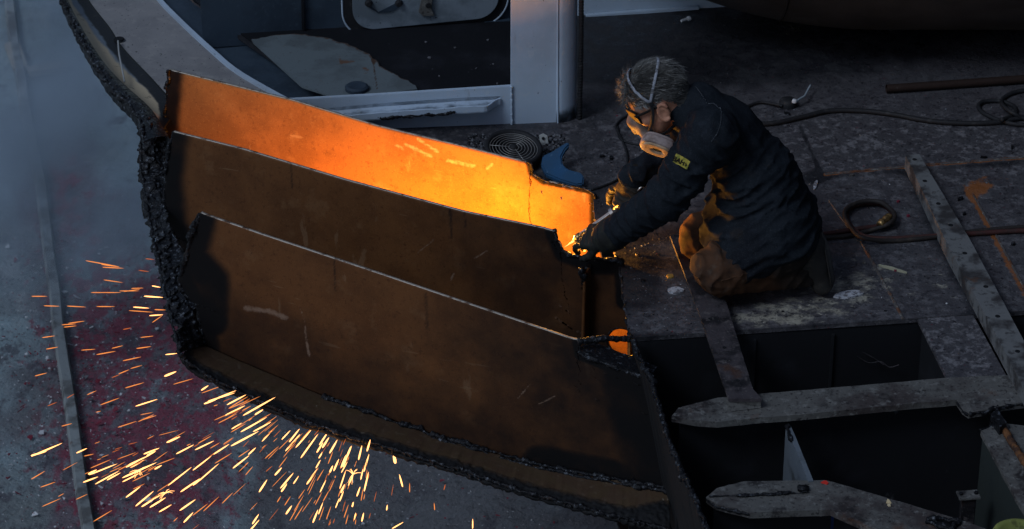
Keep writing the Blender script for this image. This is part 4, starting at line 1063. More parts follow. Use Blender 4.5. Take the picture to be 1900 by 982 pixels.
# grit heap behind the rear plate
mb = MB()
for k in range(900):
    px, py = rng.uniform(868, 1046), 0
    py = rng.uniform(250, 300); c = onz(px, py, 0); s = rng.uniform(.002, .007)
    V_, F_ = lathe([(.0001, 1), (.8, .5), (1, 0)], 5, None, (0, 0, 0)); V_ = V_ * s * rng.uniform(.6, 1.3, 3) + c + (0, 0, .001); mb.add(V_, F_, int(rng.choice([0, 1, 1])))
o = mb.build('slag_grit', [FL_GREY, SLAG]); o['kind'] = 'stuff'; tag(o, 'dark slag grit spilled at the foot of the column', 'grit')
mb = MB()
for k in range(1500):
    reg = rng.integers(0, 3)
    px, py = [(rng.uniform(1085, 1240), rng.uniform(200, 400)), (rng.uniform(1400, 1900), rng.uniform(190, 580)), (rng.uniform(1160, 1300), rng.uniform(440, 625))][reg]
    c = onz(px, py, 0); s = rng.choice([.0010, .0016, .0025, .0042], p=[.4, .35, .2, .05])
    V_, F_ = lathe([(.0001, .7), (.8, .4), (1, 0)], 5, None, (0, 0, 0)); V_ = V_ * s * rng.uniform(.6, 1.4, 3) + c + (0, 0, .0005); mb.add(V_, F_, int(rng.choice([0, 1, 2, 3], p=[.46, .45, .06, .03])))
o = mb.build('deck_grit', [FL_GREY, SLAG, FL_WHITE, FL_RED]); o['kind'] = 'stuff'; tag(o, 'fine grit and paint crumbs scattered over the deck', 'grit')

# ------------------------------------------------------------------ hoses, pipe and scraps on the deck
def hose(name, px, r, mat, label, cat='hose', z=None, n=160, lift=None):
    P = [onz(p[0], p[1], (p[2] if len(p) > 2 else r + .001)) for p in px]
    V, F = tube(smooth_poly(P, n), r, 9, True, .04, 3, 30)
    return mesh_top(name, V, F, mat, label, cat, smooth=True)
hose('hose', [(1400, 231), (1440, 228), (1490, 217), (1540, 206), (1600, 206), (1660, 213), (1720, 224), (1790, 229), (1850, 227), (1890, 220), (1960, 210)], .0095, RUBBER, 'black hose snaking across the rear deck in one long wave')
hose('hose', [(1960, 228), (1900, 232), (1862, 226), (1830, 213), (1816, 200), (1822, 190), (1845, 187), (1868, 191), (1884, 201), (1880, 214), (1858, 223, .025)], .0085, RUBBER, 'thin black hose loop lying farther left of the two loops at the right edge')
hose('hose', [(1960, 240), (1905, 222), (1880, 210, .03), (1861, 196, .03), (1860, 185), (1876, 174), (1903, 168), (1960, 164)], .0085, RUBBER, 'thin black hose loop running out at the right edge beside the pipe')
hose('hose', [(1960, 426), (1880, 429), (1800, 434), (1720, 439), (1650, 443), (1610, 440), (1586, 428), (1572, 408), (1573, 390), (1590, 380), (1618, 377), (1640, 381), (1655, 394), (1655, 408), (1640, 418), (1600, 424), (1560, 430), (1525, 436), (1500, 440)], .0092, HOSE_RED, 'dull red torch hose with one coil behind the kneeling man')
hose('hose', [(1960, 418), (1880, 423), (1800, 430), (1716, 442), (1650, 447), (1600, 441, .03), (1580, 424, .03), (1567, 400, .03), (1575, 384, .03), (1602, 374, .03), (1632, 375, .03), (1652, 388, .03), (1660, 402, .03), (1648, 416, .03), (1610, 429), (1570, 438), (1530, 441), (1500, 445)], .0082, HOSE, 'dark brown torch hose lying along the red hose with one coil')
V, F = tube(resample([onz(1632, 417, .03), onz(1642, 410, .032), onz(1650, 402, .034)], 12), np.array([.013, .013, .016, .016, .012, .012, .016, .016, .016, .012, .014, .014]), 10)
mesh_top('hose_coupling', V, F, BRASS, 'brass coupling on the coiled torch hose', 'coupling', smooth=True)
hose('cable', [(1098, 352), (1120, 345), (1146, 333), (1162, 315), (1163, 285), (1152, 255), (1143, 236), (1152, 222), (1170, 212), (1185, 208)], .0045, RUBBER, 'thin black cable looping on the deck behind the torch', 'cable')
hose('cable', [(1146, 236), (1150, 256), (1170, 266), (1200, 270), (1240, 272)], .0042, RUBBER, 'thin black cable running under the man from the loop', 'cable')
P = [onz(1645, 165, .018), onz(1960, 143, .018)]
mb = MB(); mb.add(*tube(resample(P, 40), .017, 14, False)); mb.add(*tube(resample(P, 40), .013, 14, False))
mesh_top('pipe', mb.verts(), mb.F, M('rusty_dark_pipe', (.018, .010, .008), [dict(col=(.02, .012, .01), scale=20, lo=.45, hi=.65, detail=6), dict(col=(.3, .28, .26), scale=30, lo=.70, hi=.73, detail=4)], rough=.7, bump=[(80, .5, .002)]), 'straight rusty pipe lying on the dark rear deck', 'pipe', smooth=True)
# plug with a pale pigtail
pg = thing('plug', 'round black plug with a pale wire pigtail on the dark deck', 'plug', tuple(onz(1465, 196, 0)))
V, F = lathe([(.0001, .030), (.020, .030), (.030, .024), (.034, .010), (.034, 0)], 24, None, onz(1462, 196, .001)); mesh('body', V, F, RUBBER, pg, True)
V, F = lathe([(.0001, .012), (.008, .012), (.010, .006), (.010, 0)], 12, None, onz(1474, 190, .026)); mesh('terminal', V, F, FL_WHITE, pg, True)
V, F = tube(smooth_poly([onz(1475, 190, .03), onz(1485, 183, .03), onz(1493, 178, .03), onz(1498, 169, .03), onz(1504, 158, .035)], 30), .0042, 6); mesh('pigtail', V, F, M('grey_wire', (.22, .25, .28), rough=.5), pg, True)
V, F = tube(smooth_poly([onz(1380, 200, .008), onz(1410, 190, .008), onz(1440, 194, .012), (onz(1452, 197, .014))], 40), .006, 7); mesh('cord', V, F, RUBBER, pg, True)
bt = thing('bolt', 'small pale bolt lying on the black floor near the wall', 'bolt', tuple(onz(1272, 37, 0.006)))
V, F = tube([onz(1264, 39, .016), onz(1276, 35, .016)], .0055, 8); mesh('shank', V, F, FL_WHITE, bt)
V, F = tube([onz(1276, 35, .016), onz(1280, 34, .016)], .010, 6); mesh('head', V, F, FL_WHITE, bt)
SCR = [0]
def scrap(px, py, sx, sy, mat, name, label, cat, a=0, n=16, h=.004, seed=1):
    c = onz(px, py, .0005); P = []
    for k in range(n):
        t = 2 * math.pi * k / n; r = .65 + .7 * fbm(np.array([[math.cos(t) * 1.3 + seed * 7, math.sin(t) * 1.3, seed]]), 1.5, 2, seed)[0]
        u, v = sx * r * math.cos(t), sy * r * math.sin(t)
        P.append(c + (u * math.cos(a) - v * math.sin(a), u * math.sin(a) + v * math.cos(a), h))
    V, F = prism(P, h, bevel=0); V[:n, 2] += .006 * (fbm(V[:n], 60, 2, seed)) if len(V) >= n else 0
    return mesh_top(name, V, F, mat, label, cat)
ASH = M('white_ash', (.36, .36, .39), [dict(col=(.12, .11, .12), scale=60, lo=.48, hi=.6, detail=6)], rough=.85, bump=[(120, .8, .003)])
scrap(1573, 549, .050, .020, ASH, 'ash_patch', 'whitish patch of melted slag ash on the deck behind the boots', 'ash', .25, 26, .004, 3)
scrap(1513, 345, .006, .034, ASH, 'metal_sliver', 'pale metal sliver lying behind the back of the man', 'metal sliver', -.25, 14, .004, 5)
scrap(1655, 500, .044, .006, M('pale_shaving', (.30, .28, .20), rough=.7), 'metal_shaving', 'long pale curved shaving on the worn deck', 'metal shaving', -.55, 16, .004, 6)
scrap(1243, 514, .013, .012, M('amber_flake', (.34, .20, .05), rough=.6), 'rust_flake', 'amber rust flake on the dark plate beside the stiffener bar', 'rust flake', .2, 11, .003, 8)
scrap(1254, 541, .028, .020, ASH, 'ash_patch', 'crumbly pale slag patch beside the stiffener bar', 'ash', .2, 22, .004, 9)
for (x, y), lab in (((1685, 402), 'red paint chip nearest the long square bar'), ((1666, 375), 'small red paint chip above the others on the deck'), ((1662, 503), 'red paint chip on the pale shaving')):
    scrap(x, y, .006, .005, FL_RED, 'paint_chip', lab, 'paint chip', .3, 8, .003, int(x) % 13)
# added unseen slab above the frame, shades the rear part of the block
V, F = prism([(-1.0, 1.5, 1.15), (3.2, 1.5, 1.15), (3.2, 2.6, 1.15), (-1.0, 2.6, 1.15)], .02, (0, 0, 1)); o = mesh('shade_slab', V, F, BLUE_DARK); o['kind'] = 'structure'

# added unseen blocker right of the frame, keeps sky light off that side
V, F = prism([(2.9, -4, FLOOR_Z), (2.9, 8, FLOOR_Z), (2.9, 8, 9), (2.9, -4, 9)], .1, (1, 0, 0)); o = mesh('sky_blocker', V, F, BLUE_DARK); o['kind'] = 'structure'

# faint ribs, weld lines and scratches on the walls of the open cells
for a_, b_, lab in (((1400, 612), (1402, 700), 0), ((1545, 602), (1548, 690), 0)):
    p = onz(*a_, -.02) + np.array([0, -.004, 0])
    V, F = box(p + (0, -.016, -.40), .010, .030, .76, None, .001); mesh('rib', V, F, WEB_BLACK, gi)
for pts in (((1590, 660), (1612, 672), (1634, 670), (1650, 680), (1668, 676)), ((1600, 652), (1622, 664), (1640, 676))):
    P = [onplane(x, y, onz(1600, 600, 0) + np.array([0, .006, 0]), (np.array([.0765, 1, 0]))) + np.array([0, -.004, 0]) for x, y in pts]
    V, F = tube(smooth_poly(P, 30), .0016, 5, True, .6, 3, 90); mesh('slag_dribble', V, F, STEEL_DARK, gi)
for x0, x1, yy in ((1300, 1760, 818), (1330, 1450, 850)):
    pass
V, F = box(onz(1600, 720, 0) + np.array([-.2, -.030, -.45]), .012, .05, .80, None, .001); mesh('rib', V, F, WEB_BLACK, cb)
V, F = box(onz(1700, 712, 0) + np.array([-.1, -.030, -.45]), .012, .05, .80, None, .001); mesh('rib', V, F, WEB_BLACK, cb)
V, F = tube([np.array([.62, -1.05, -.90]), np.array([2.2, -.95, -.90])], .035, 14); mesh_top('bilge_pipe', V, F, GIRDER, 'dim pipe lying at the bottom of the open cells', 'pipe', smooth=True)

sr = np.random.default_rng(77)
for k in range(30):
    if k < 18: x, y = sr.uniform(1420, 1890), sr.uniform(200, 560)
    elif k < 25: x, y = sr.uniform(1110, 1230), sr.uniform(230, 400)
    else: x, y = sr.uniform(1175, 1290), sr.uniform(470, 610)
    if 1550 < x < 1670 and 360 < y < 445 or 1000 < x < 1560 and y > 380 and x > 1250: continue
    o = scrap(x, y, sr.uniform(.006, .016), sr.uniform(.004, .008), [SLAG, BEAD, SLAG][k % 3], 'metal_scrap', 'small dark cut-off scrap of metal lying on the worn deck', 'metal scrap', sr.uniform(0, 3), 9, .005, k + 20)
    o['group'] = 'metal scraps on the deck'
# ------------------------------------------------------------------ the kneeling man
J = lambda px, py, y: ony(px, py, y)
man = thing('person', 'kneeling man in dark navy work jacket, respirator and dark glasses, cutting steel with a torch', 'person', (float(J(1400, 540, -.15)[0]), -.15, .0))
SKIN = M('skin', (.36, .17, .11), [dict(col=(.26, .10, .07), scale=30, lo=.45, hi=.65, detail=5, amt=.6), dict(col=(.12, .06, .045), scale=60, lo=.62, hi=.72, detail=4, amt=.4)], rough=.5, bump=[(260, .25, .001, 4)])
NAVY = M('navy_drill_cloth', (.008, .0105, .0145), [
    dict(col=(.005, .006, .009), scale=5, lo=.45, hi=.62, detail=7, amt=.9), dict(col=(.017, .021, .029), scale=22, lo=.52, hi=.7, detail=7, amt=.5),
    dict(col=(.045, .030, .018), scale=6, lo=.60, hi=.76, detail=8, amt=.45), dict(col=(.03, .034, .042), scale=260, lo=.5, hi=.7, detail=2, amt=.5)],
    rough=.85, bump=[(420, .25, .0008, 2), (60, .3, .003, 4), (26, .35, .006, 3)], spec=.08)
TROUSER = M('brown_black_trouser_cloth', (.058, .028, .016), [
    dict(col=(.026, .020, .017), scale=14, attr='rear_shade', k=.7, lo=.3, hi=.85, detail=7, amt=.9),
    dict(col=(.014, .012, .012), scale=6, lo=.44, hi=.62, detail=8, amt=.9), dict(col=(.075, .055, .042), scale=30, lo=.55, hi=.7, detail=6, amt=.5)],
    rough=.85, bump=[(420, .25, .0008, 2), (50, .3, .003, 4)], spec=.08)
LEATHER = M('black_work_leather', (.026, .024, .023), [dict(col=(.060, .052, .045), scale=26, lo=.52, hi=.68, detail=6, amt=.7)], rough=.6, bump=[(90, .5, .002, 5)])
GLOVE = M('greenish_black_glove', (.014, .0145, .013), [dict(col=(.034, .034, .030), scale=34, lo=.52, hi=.68, detail=6, amt=.6), dict(col=(.010, .010, .010), scale=14, lo=.5, hi=.62, detail=6)], rough=.7, bump=[(120, .5, .002, 5), (40, .4, .004, 3)])
GLOVE_TAN = M('brown_glove_leather', (.014, .011, .009), [dict(col=(.03, .02, .014), scale=30, lo=.48, hi=.62, detail=6)], rough=.65, bump=[(120, .4, .002, 4)])
HAIRM = M('greying_hair', (.045, .042, .040), [dict(col=(.29, .28, .27), scale=46, attr='tone', k=.25, lo=.38, hi=.95, detail=2, amt=.9)], rough=.5, spec=.4)

def fold(F, amp, wl, axis, warp=.05, seed=0, mask=1.0, freq=9):
    """cloth folds: ridges across an axis, bent by noise"""
    P = np.stack([F.X, F.Y, F.Z], -1)
    sel = np.abs(F.d) < .03
    p = P[sel].astype(float)
    n = fbm(p, freq, 2, seed) - .5
    t = p @ np.asarray(axis, float) + warp * 2 * n
    r = 1 - np.abs(np.sin(math.pi * t / wl)); r = r ** 1.3
    k = fbm(p, freq * .8, 2, seed + 50)
    m = mask(p) if callable(mask) else mask
    F.d[sel] += (-amp * (r - .35) * m * np.clip(k * 2.2 - .3, 0, 1.3)).astype(np.float32)

def crease(F, amp, sc, axes, seed, mask=1.0, lo=.0):
    """sharp irregular creases from a ridged noise stretched along the axes given"""
    P = np.stack([F.X, F.Y, F.Z], -1); sel = np.abs(F.d) < .03; p = P[sel].astype(float)
    q = p @ np.asarray(axes, float).T
    n = fbm(q, sc, 3, seed); r = 1 - np.abs(2 * n - 1) * 2.2; r = np.clip(r, -.2, 1) ** 2 * np.sign(r)
    m = mask(p) if callable(mask) else mask
    F.d[sel] += (-amp * (r - .25) * m).astype(np.float32)

# joints
pel = np.array([J(1448, 404, -.12)[0], -.12, .25])
waist = np.array([J(1415, 330, -.11)[0], -.11, .40])
chest = np.array([J(1345, 250, -.08)[0], -.08, .548])
neckb = J(1292, 198, -.065)
shL, shR = J(1320, 250, -.245), J(1298, 206, .12)
elL, wrL = J(1234, 370, -.235), J(1126, 442, -.06)
elR, wrR = J(1238, 292, .22), J(1172, 348, .12)
hipL, hipR = np.array([pel[0] - .01, -.215, .20]), np.array([pel[0] - .01, -.02, .20])
knL, knR = J(1330, 500, -.275), J(1306, 440, -.02)
anL, anR = J(1492, 500, -.20), J(1480, 440, .03)
heL, toL = J(1530, 440, -.20), J(1544, 524, -.215)
heR, toR = J(1500, 395, .04), J(1512, 480, .03)

# torch axis
tA, tB = J(1226, 332, .075), onP(1066, 446, P2C, .03)
tx_ = (tB - tA) / np.linalg.norm(tB - tA)
gp_ = tA + tx_ * (np.dot(J(1160, 376, .09) - tA, tx_))
nR = np.array([.15, -.55, .80]); nR -= tx_ * (nR @ tx_); nR /= np.linalg.norm(nR)
latR = np.cross(nR, tx_)
fwdR = -latR if (-latR)[1] < 0 else latR
fwdR = fwdR * .57 + tx_ * .82; fwdR /= np.linalg.norm(fwdR)
wr2 = gp_ - fwdR * .075 + nR * .030 - tx_ * .01
wrR = wr2 - fwdR * .015
elR = J(1246, 288, .22)
# jacket
F = Field((.22, -.44, .06), (1.16, .40, .86), .0062)
sy, cy = 1.42, -.09
F.d = F.cone(pel + (0.01, 0, -.02), waist + (-.01, 0, 0), .128, .114, sy * .95, -.12)
F.add(F.cone(waist + (-.01, 0, 0), chest, .114, .106, sy, cy), .05)
F.add(F.cone(chest, neckb + (.02, 0, -.02), .100, .070, 1.35, cy), .05)
F.add(F.cone(shL, shR, .078, .078), .06)
F.add(F.cone(pel + (-.03, -.10, .0), hipL + (-.10, -.015, -.02), .134, .120), .05)
F.add(F.cone(pel + (-.03, .06, .0), hipR + (-.10, .015, .0), .12, .10), .05)
F.add(F.cone(waist + (-.05, 0, -.02), pel + (-.17, 0, -.05), .10, .095, 1.5, -.12), .05)      # blouse front falling over the thighs
F.cut(F.rbox(pel + (-.05, 0, -.25), (.6, .6, .13), .02, frame((1, 0, .32))), .02)            # hem
mL = (shL + elL) / 2
F.add(F.cone(shL, elL, .083, .070), .035)
F.add(F.cone(elL, wrL + (wrL - elL) * -.02, .070, .050), .02)
F.add(F.cone(shR, elR, .083, .068), .035)
F.add(F.cone(elR, wrR, .066, .048), .02)
# collar
cdir = J(1236, 205, -.045) - neckb; cdir /= np.linalg.norm(cdir)
F.add(F.cone(neckb + cdir * -.01, neckb + cdir * .055, .078, .072), .02)
F.cut(F.cone(neckb + cdir * .03, neckb + cdir * .15, .058, .066), .006)
ax_t = (chest - pel) / np.linalg.norm(chest - pel)
tor = lambda p: sstep(.62, .45, p[:, 2]) * sstep(.50, .62, p[:, 0])
fold(F, .017, .085, ax_t * .8 + np.array([.35, 0, .25]), .09, 3, tor, 4)
fold(F, .007, .060, ax_t + np.array([-.5, .3, .3]), .08, 8, tor, 6)
arm = (elL - shL) / np.linalg.norm(elL - shL)
def armmask(p):
    r = np.full(len(p), 1e9)
    for a, b in ((shL, elL), (elL, wrL), (shR, elR), (elR, wrR)):
        t = np.clip(((p - a) @ (b - a)) / ((b - a) @ (b - a)), 0, 1); r = np.minimum(r, np.linalg.norm(p - a - t[:, None] * (b - a), axis=1))
    return sstep(.11, .085, r)
fold(F, .011, .065, arm + np.array([.1, .6, .1]), .05, 13, armmask, 7)
fold(F, .005, .045, arm + np.array([-.5, .2, .4]), .04, 18, armmask, 10)
fold(F, .006, .07, np.array([.7, .5, .4]), .06, 23, lambda p: sstep(.45, .6, p[:, 2]), 5)
crease(F, .008, 9, np.array([ax_t * 2.6, np.cross(ax_t, (0, 1, 0)) * .8, [0, 1.0, 0]]), 61, tor)
crease(F, .006, 9, np.array([arm * 2.4, np.cross(arm, (0, 1, 0)) * .9, [0, 1.1, 0]]), 62, armmask)
crease(F, .004, 9, np.eye(3), 63, lambda p: sstep(.42, .55, p[:, 2]))
V, Fc = F.mesh()
jk = mesh('jacket', V, Fc, NAVY, man, True)
# waist band of the hem, seams, cuffs
def onsurf(Fd, P):
    """push points out to the zero level of a field"""
    P = np.array(P, float)
    for _ in range(12):
        q = (P - Fd.lo) / Fd.h; i = np.clip(np.floor(q).astype(int), 1, np.array(Fd.d.shape) - 3); f = q - i
        def smp(o):
            j = i + o; return Fd.d[j[:, 0], j[:, 1], j[:, 2]]
        d = smp((0, 0, 0)) * 1.0
        g = np.stack([smp((1, 0, 0)) - smp((-1, 0, 0)), smp((0, 1, 0)) - smp((0, -1, 0)), smp((0, 0, 1)) - smp((0, 0, -1))], 1) / (2 * Fd.h)
        gn = g / (np.linalg.norm(g, axis=1)[:, None] + 1e-6)
        d = d + (gn * (f * Fd.h)).sum(1)
        P = P - gn * np.clip(d, -.02, .02)[:, None] * .8
    return P, gn
SEAM = M('seam_thread', (.05, .055, .065), rough=.8)
mb = MB()
for pts in ((J(1290, 158, -.08), J(1318, 178, -.16), J(1336, 205, -.24), J(1336, 232, -.30), J(1322, 262, -.33)),):
    S, gn = onsurf(F, smooth_poly(pts, 120)); S = S + gn * .0015
    for k in range(0, len(S) - 2, 2): mb.add(*tube(S[k:k + 2], .0016, 4))
mb.build('shoulder_seam', [SEAM], jk)
# sleeve patch with lettering
pc_, gn = onsurf(F, [J(1266, 297, -.31)]); pc_, gn = pc_[0], gn[0]
ex_ = J(1290, 305, -.31) - J(1262, 292, -.31); PR = frame(ex_, None, (0, -1, .45)); 
Gp = []
for j in range(9):
    for i in range(15):
        Gp.append(pc_ + PR[:, 0] * (i / 14 - .5) * .058 + PR[:, 1] * (j / 8 - .5) * .030)
PATCH = M('yellow_patch', (.42, .33, .06), [dict(col=(.20, .20, .04), scale=40, lo=.45, hi=.65, detail=4)], rough=.8, bump=[(300, .3, .001)])
Sg, gg = onsurf(F, Gp)
Sg = Sg * .3 + np.array(Gp) * .7
Sg = (Sg + gn * .013).reshape(9, 15, 3)
V, Fp, Mp = slab(Sg, -gn * .004)
pt = mesh('sleeve_patch', V, Fp, PATCH, jk)
pt['label'] = 'yellow sleeve patch lettered BAHV'
tx = bpy.data.curves.new('lettering', 'FONT'); tx.body = 'BAHV'; tx.size = .022; tx.align_x = 'CENTER'; tx.align_y = 'CENTER'; tx.extrude = .0006; tx.offset = .0006
to = bpy.data.objects.new('lettering', tx); COL.objects.link(to); to.parent = pt
nn = np.cross(PR[:, 0], PR[:, 1])
if nn @ gn < 0: nn = -nn; PR[:, 1] = -PR[:, 1]
Rm = np.stack([PR[:, 0], np.cross(nn, PR[:, 0]), nn], 1)
# mesh lettering that lies on the patch
bpy.context.view_layer.update()
me = to.evaluated_get(bpy.context.evaluated_depsgraph_get()).to_mesh()
Vt = np.array([v.co[:] for v in me.vertices]); Ft = [tuple(p.vertices) for p in me.polygons]
bpy.data.objects.remove(to)
mesh('lettering', pc_ + gn * .0150 + (Vt @ Rm.T), Ft, M('black_lettering', (.006, .006, .008), rough=.8), pt)
# collar snap
c, gn2 = onsurf(F, [J(1250, 277, -.2)])
V, Fp = lathe([(.0025, .003), (.005, .004), (.0075, .003), (.008, 0)], 16, frame((1, 0, .3), None, gn2[0]), c[0]); mesh('snap', V, Fp, BRASS, jk, True)
# chest strap of the hanging respirator band / placket
mb = MB(); S, gn2 = onsurf(F, smooth_poly([J(1262, 236, -.18), J(1254, 262, -.2), J(1250, 290, -.21), J(1240, 318, -.2)], 40)); mb.add(*tube(S + gn2 * .002, .0045, 6)); mb.build('placket', [NAVY], jk, True)

# trousers
F2 = Field((.42, -.44, -.01), (1.16, .22, .45), .006)
F2.d = F2.cone(hipL + (0, -.0, .02), hipR + (0, 0, .02), .115, .115)
F2.add(F2.cone(hipL, knL, .104, .084), .04)
F2.add(F2.cone(hipR, knR, .108, .088), .04)
F2.add(F2.cone(knL + (.015, 0, -.025), anL, .068, .058), .010)
F2.add(F2.cone(knR + (.015, 0, -.025), anR, .068, .058), .010)
thd = (knL - hipL) / np.linalg.norm(knL - hipL)
fold(F2, .009, .060, thd + np.array([.1, .3, .5]), .07, 33, lambda p: sstep(.86, .70, p[:, 0]), 8)
fold(F2, .008, .07, np.array([.8, .2, -.5]), .08, 37, lambda p: sstep(.72, .85, p[:, 0]), 8)
crease(F2, .005, 7, np.array([thd * 2.6, np.cross(thd, (0, 1, 0)) * .9, [0, 1.0, 0]]), 64, lambda p: sstep(.98, .80, p[:, 0]))
crease(F2, .0025, 14, np.eye(3), 65)
fold(F2, .008, .034, np.array([.15, .25, 1.0]), .03, 71, lambda p: sstep(.80, .70, p[:, 0]) * sstep(.05, .10, p[:, 2]), 7)
V, Fc = F2.mesh(); tr = mesh('trousers', V, Fc, TROUSER, man, True, None, {'rear_shade': np.clip(sstep(.76, .98, V[:, 0]) + .35 * sstep(-.30, -.36, V[:, 1]), 0, 1)})  # puts shade into the cloth colour: darker to the rear, away from the torch
# side seam of the trouser leg
S, gn2 = onsurf(F2, smooth_poly([J(1345, 540, -.42), J(1380, 532, -.42), J(1420, 526, -.42)], 50)); mesh('side_seam', *tube(S + gn2 * .0005, .0018, 5), TROUSER, tr, True, None, {'rear_shade': [.2] * (len(S) * 5)})

# boots
GLOVE_WELT = M('tan_welt', (.20, .12, .05), [dict(col=(.05, .03, .02), scale=30, lo=.45, hi=.6, detail=5)], rough=.7)
def boot(heel, toe, ank, side):
    lo = np.minimum(np.minimum(heel, toe), ank) - .11; hi = np.maximum(np.maximum(heel, toe), ank) + .11
    Fb = Field(lo, hi, .004)
    ax = toe - heel; Ln = np.linalg.norm(ax); ax /= Ln
    R = frame(ax, None, (-1, 0, .1))          # z axis of the shoe points forwards, the sole looks backwards
    Fb.d = Fb.cone(heel + R[:, 2] * .045 + ax * .015, heel + R[:, 2] * .05 + ax * Ln * .55, .045, .046)
    Fb.add(Fb.cone(heel + R[:, 2] * .045 + ax * Ln * .5, toe + R[:, 2] * .034, .046, .036), .02)
    Fb.add(Fb.cone(heel + R[:, 2] * .05 + ax * .02, ank + (-.02, 0, .01), .047, .052), .02)
    V, Fc = Fb.mesh(); b = mesh('boot', V, Fc, LEATHER, man, True)
    P = []
    for t in np.linspace(0, 2 * math.pi, 40)[:-1]:
        s = .5 - .5 * math.cos(t); wv = .030 + .012 * s; 
        P.append(heel + ax * (Ln * .5 + math.cos(math.pi - t) * (Ln * .5 + .022)) + R[:, 1] * math.sin(t) * wv * (1.0 if abs(math.sin(t)) < 2 else 1))
    V, Fs = prism([p + R[:, 2] * (.004 + .9 * max(0, abs((p - heel) @ ax / Ln - .5) - .3) ** 1.6 * .10) for p in P], .014, -R[:, 2], .005); mesh('sole', V, Fs, RUBBER, b)
    V, Fs = prism([heel + ax * ((p - heel) @ ax) * 1.0 + R[:, 1] * ((p - heel) @ R[:, 1]) * 1.06 + R[:, 2] * .0085 for p in P], .005, -R[:, 2], .001); mesh('welt', V, Fs, LEATHER, b)
    return b
boot(heL, toL, anL, -1); boot(heR, toR, anR, 1)

# body under the clothes: head, neck, trunk, limbs in one skin
HP, HY, HR = math.radians(30), math.radians(-7), math.radians(-4)
# local head axes: x forward, y to the man's left, z up; the man faces -X
def hmat():
    f = np.array([-1.0, 0, 0]); l = np.array([0, -1.0, 0]); u = np.array([0, 0, 1.0])
    f1 = f * math.cos(HP) - u * math.sin(HP); u1 = u * math.cos(HP) + f * math.sin(HP)      # nod forwards
    f2 = f1 * math.cos(HY) + l * math.sin(HY); l2 = l * math.cos(HY) - f1 * math.sin(HY)    # turn a little to the left
    l3 = l2 * math.cos(HR) + u1 * math.sin(HR); u3 = u1 * math.cos(HR) - l2 * math.sin(HR)
    return np.stack([f2, l3, u3], 1)
HM = hmat()
HE = J(1230, 203, -.125) + np.array([.004, .072, 0])
H = lambda x, y, z: HE + HM @ np.array([x, y, z], float)
Fh = Field(HE - .20, HE + .20, .0030)
Hell = lambda c, r, R=None: Fh.ell(H(*c), r, HM if R is None else HM @ R)
Fh.d = Hell((.005, 0, .055), (.096, .075, .082))
Fh.add(Hell((-.035, 0, .035), (.062, .066, .066)), .03)
Fh.add(Hell((.050, 0, .000), (.052, .060, .080)), .03)
Fh.add(Fh.cone(H(.045, 0, -.055), H(.082, 0, -.088), .048, .024), .03)          # jaw and chin
for s in (-1, 1):
    Fh.add(Fh.cone(H(.02, s * .052, -.03), H(.055, s * .032, -.078), .020, .018), .025)   # jaw line
    Fh.add(Hell((.072, s * .042, -.018), (.024, .022, .022)), .02)                       # cheek
    Fh.add(Fh.cone(H(.092, s * .012, .032), H(.080, s * .045, .034), .011, .010), .012)  # brow
    Fh.cut(Hell((.103, s * .032, .012), (.016, .019, .013)), .012)                        # eye socket
    Fh.add(Hell((.086, s * .032, .010), (.013, .013, .012)), .004)                        # eyeball and lids
    # ear: rim, lobe, bowl
    ec = np.array([-.006, s * .073, .0])
    ring = [ec + np.array([.019 * math.cos(t) - .004 * math.sin(t), s * (.007 + .004 * math.cos(t + 2.6)), .031 * math.sin(t)]) for t in np.linspace(-2.0, 2.6, 14)]
    for a, b in zip(ring[:-1], ring[1:]): Fh.add(Fh.cone(H(*a), H(*b), .0052, .0052), .004)
    Fh.add(Hell(tuple(ec + (0, s * .003, 0)), (.018, .006, .028)), .006)
    Fh.cut(Hell(tuple(ec + (.003, s * .014, -.002)), (.009, .009, .013)), .005)
    Fh.add(Hell(tuple(ec + (.006, s * .005, -.030)), (.008, .005, .010)), .006)
Fh.add(Fh.cone(H(.094, 0, .028), H(.116, 0, -.016), .009, .013), .012)            # nose
for s in (-1, 1): Fh.add(Hell((.106, s * .012, -.021), (.010, .008, .008)), .006)
Fh.add(Fh.cone(H(.093, -.018, -.046), H(.093, .018, -.046), .009, .009), .008); Fh.add(Fh.cone(H(.091, -.016, -.058), H(.091, .016, -.058), .009, .009), .008)
Fh.cut(Fh.cone(H(.103, -.02, -.052), H(.103, .02, -.052), .0025, .0025), .004)
Fh.add(Fh.cone(H(-.02, 0, -.03), neckb + (.0, 0, -.0), .056, .062), .03)
Vh, Fhf = Fh.mesh()
# the rest of the body, coarser, hidden by the clothes
F3 = Field((.28, -.36, .03), (1.14, .30, .74), .0095)
F3.d = F3.cone(neckb + cdir * .0, chest, .056, .085, 1.0)
F3.add(F3.cone(chest, waist, .09, .095, 1.35, -.1), .05); F3.add(F3.cone(waist, pel, .095, .10, 1.35, -.12), .05)
F3.add(F3.cone(shL, shR, .055, .055), .05)
for a, b, c in ((shL, elL, wrL), (shR, elR, wrR)):
    F3.add(F3.cone(a, b, .05, .040), .03); F3.add(F3.cone(b, c, .042, .028), .02)
for a, b, c in ((hipL, knL, anL), (hipR, knR, anR)):
    F3.add(F3.cone(a, b, .08, .060), .03); F3.add(F3.cone(b, c, .052, .038), .02)
V3, F3f = F3.mesh()
mb = MB(); mb.add(Vh, Fhf); mb.add(V3, F3f)
bodyo = mb.build('body', [SKIN], man, True)

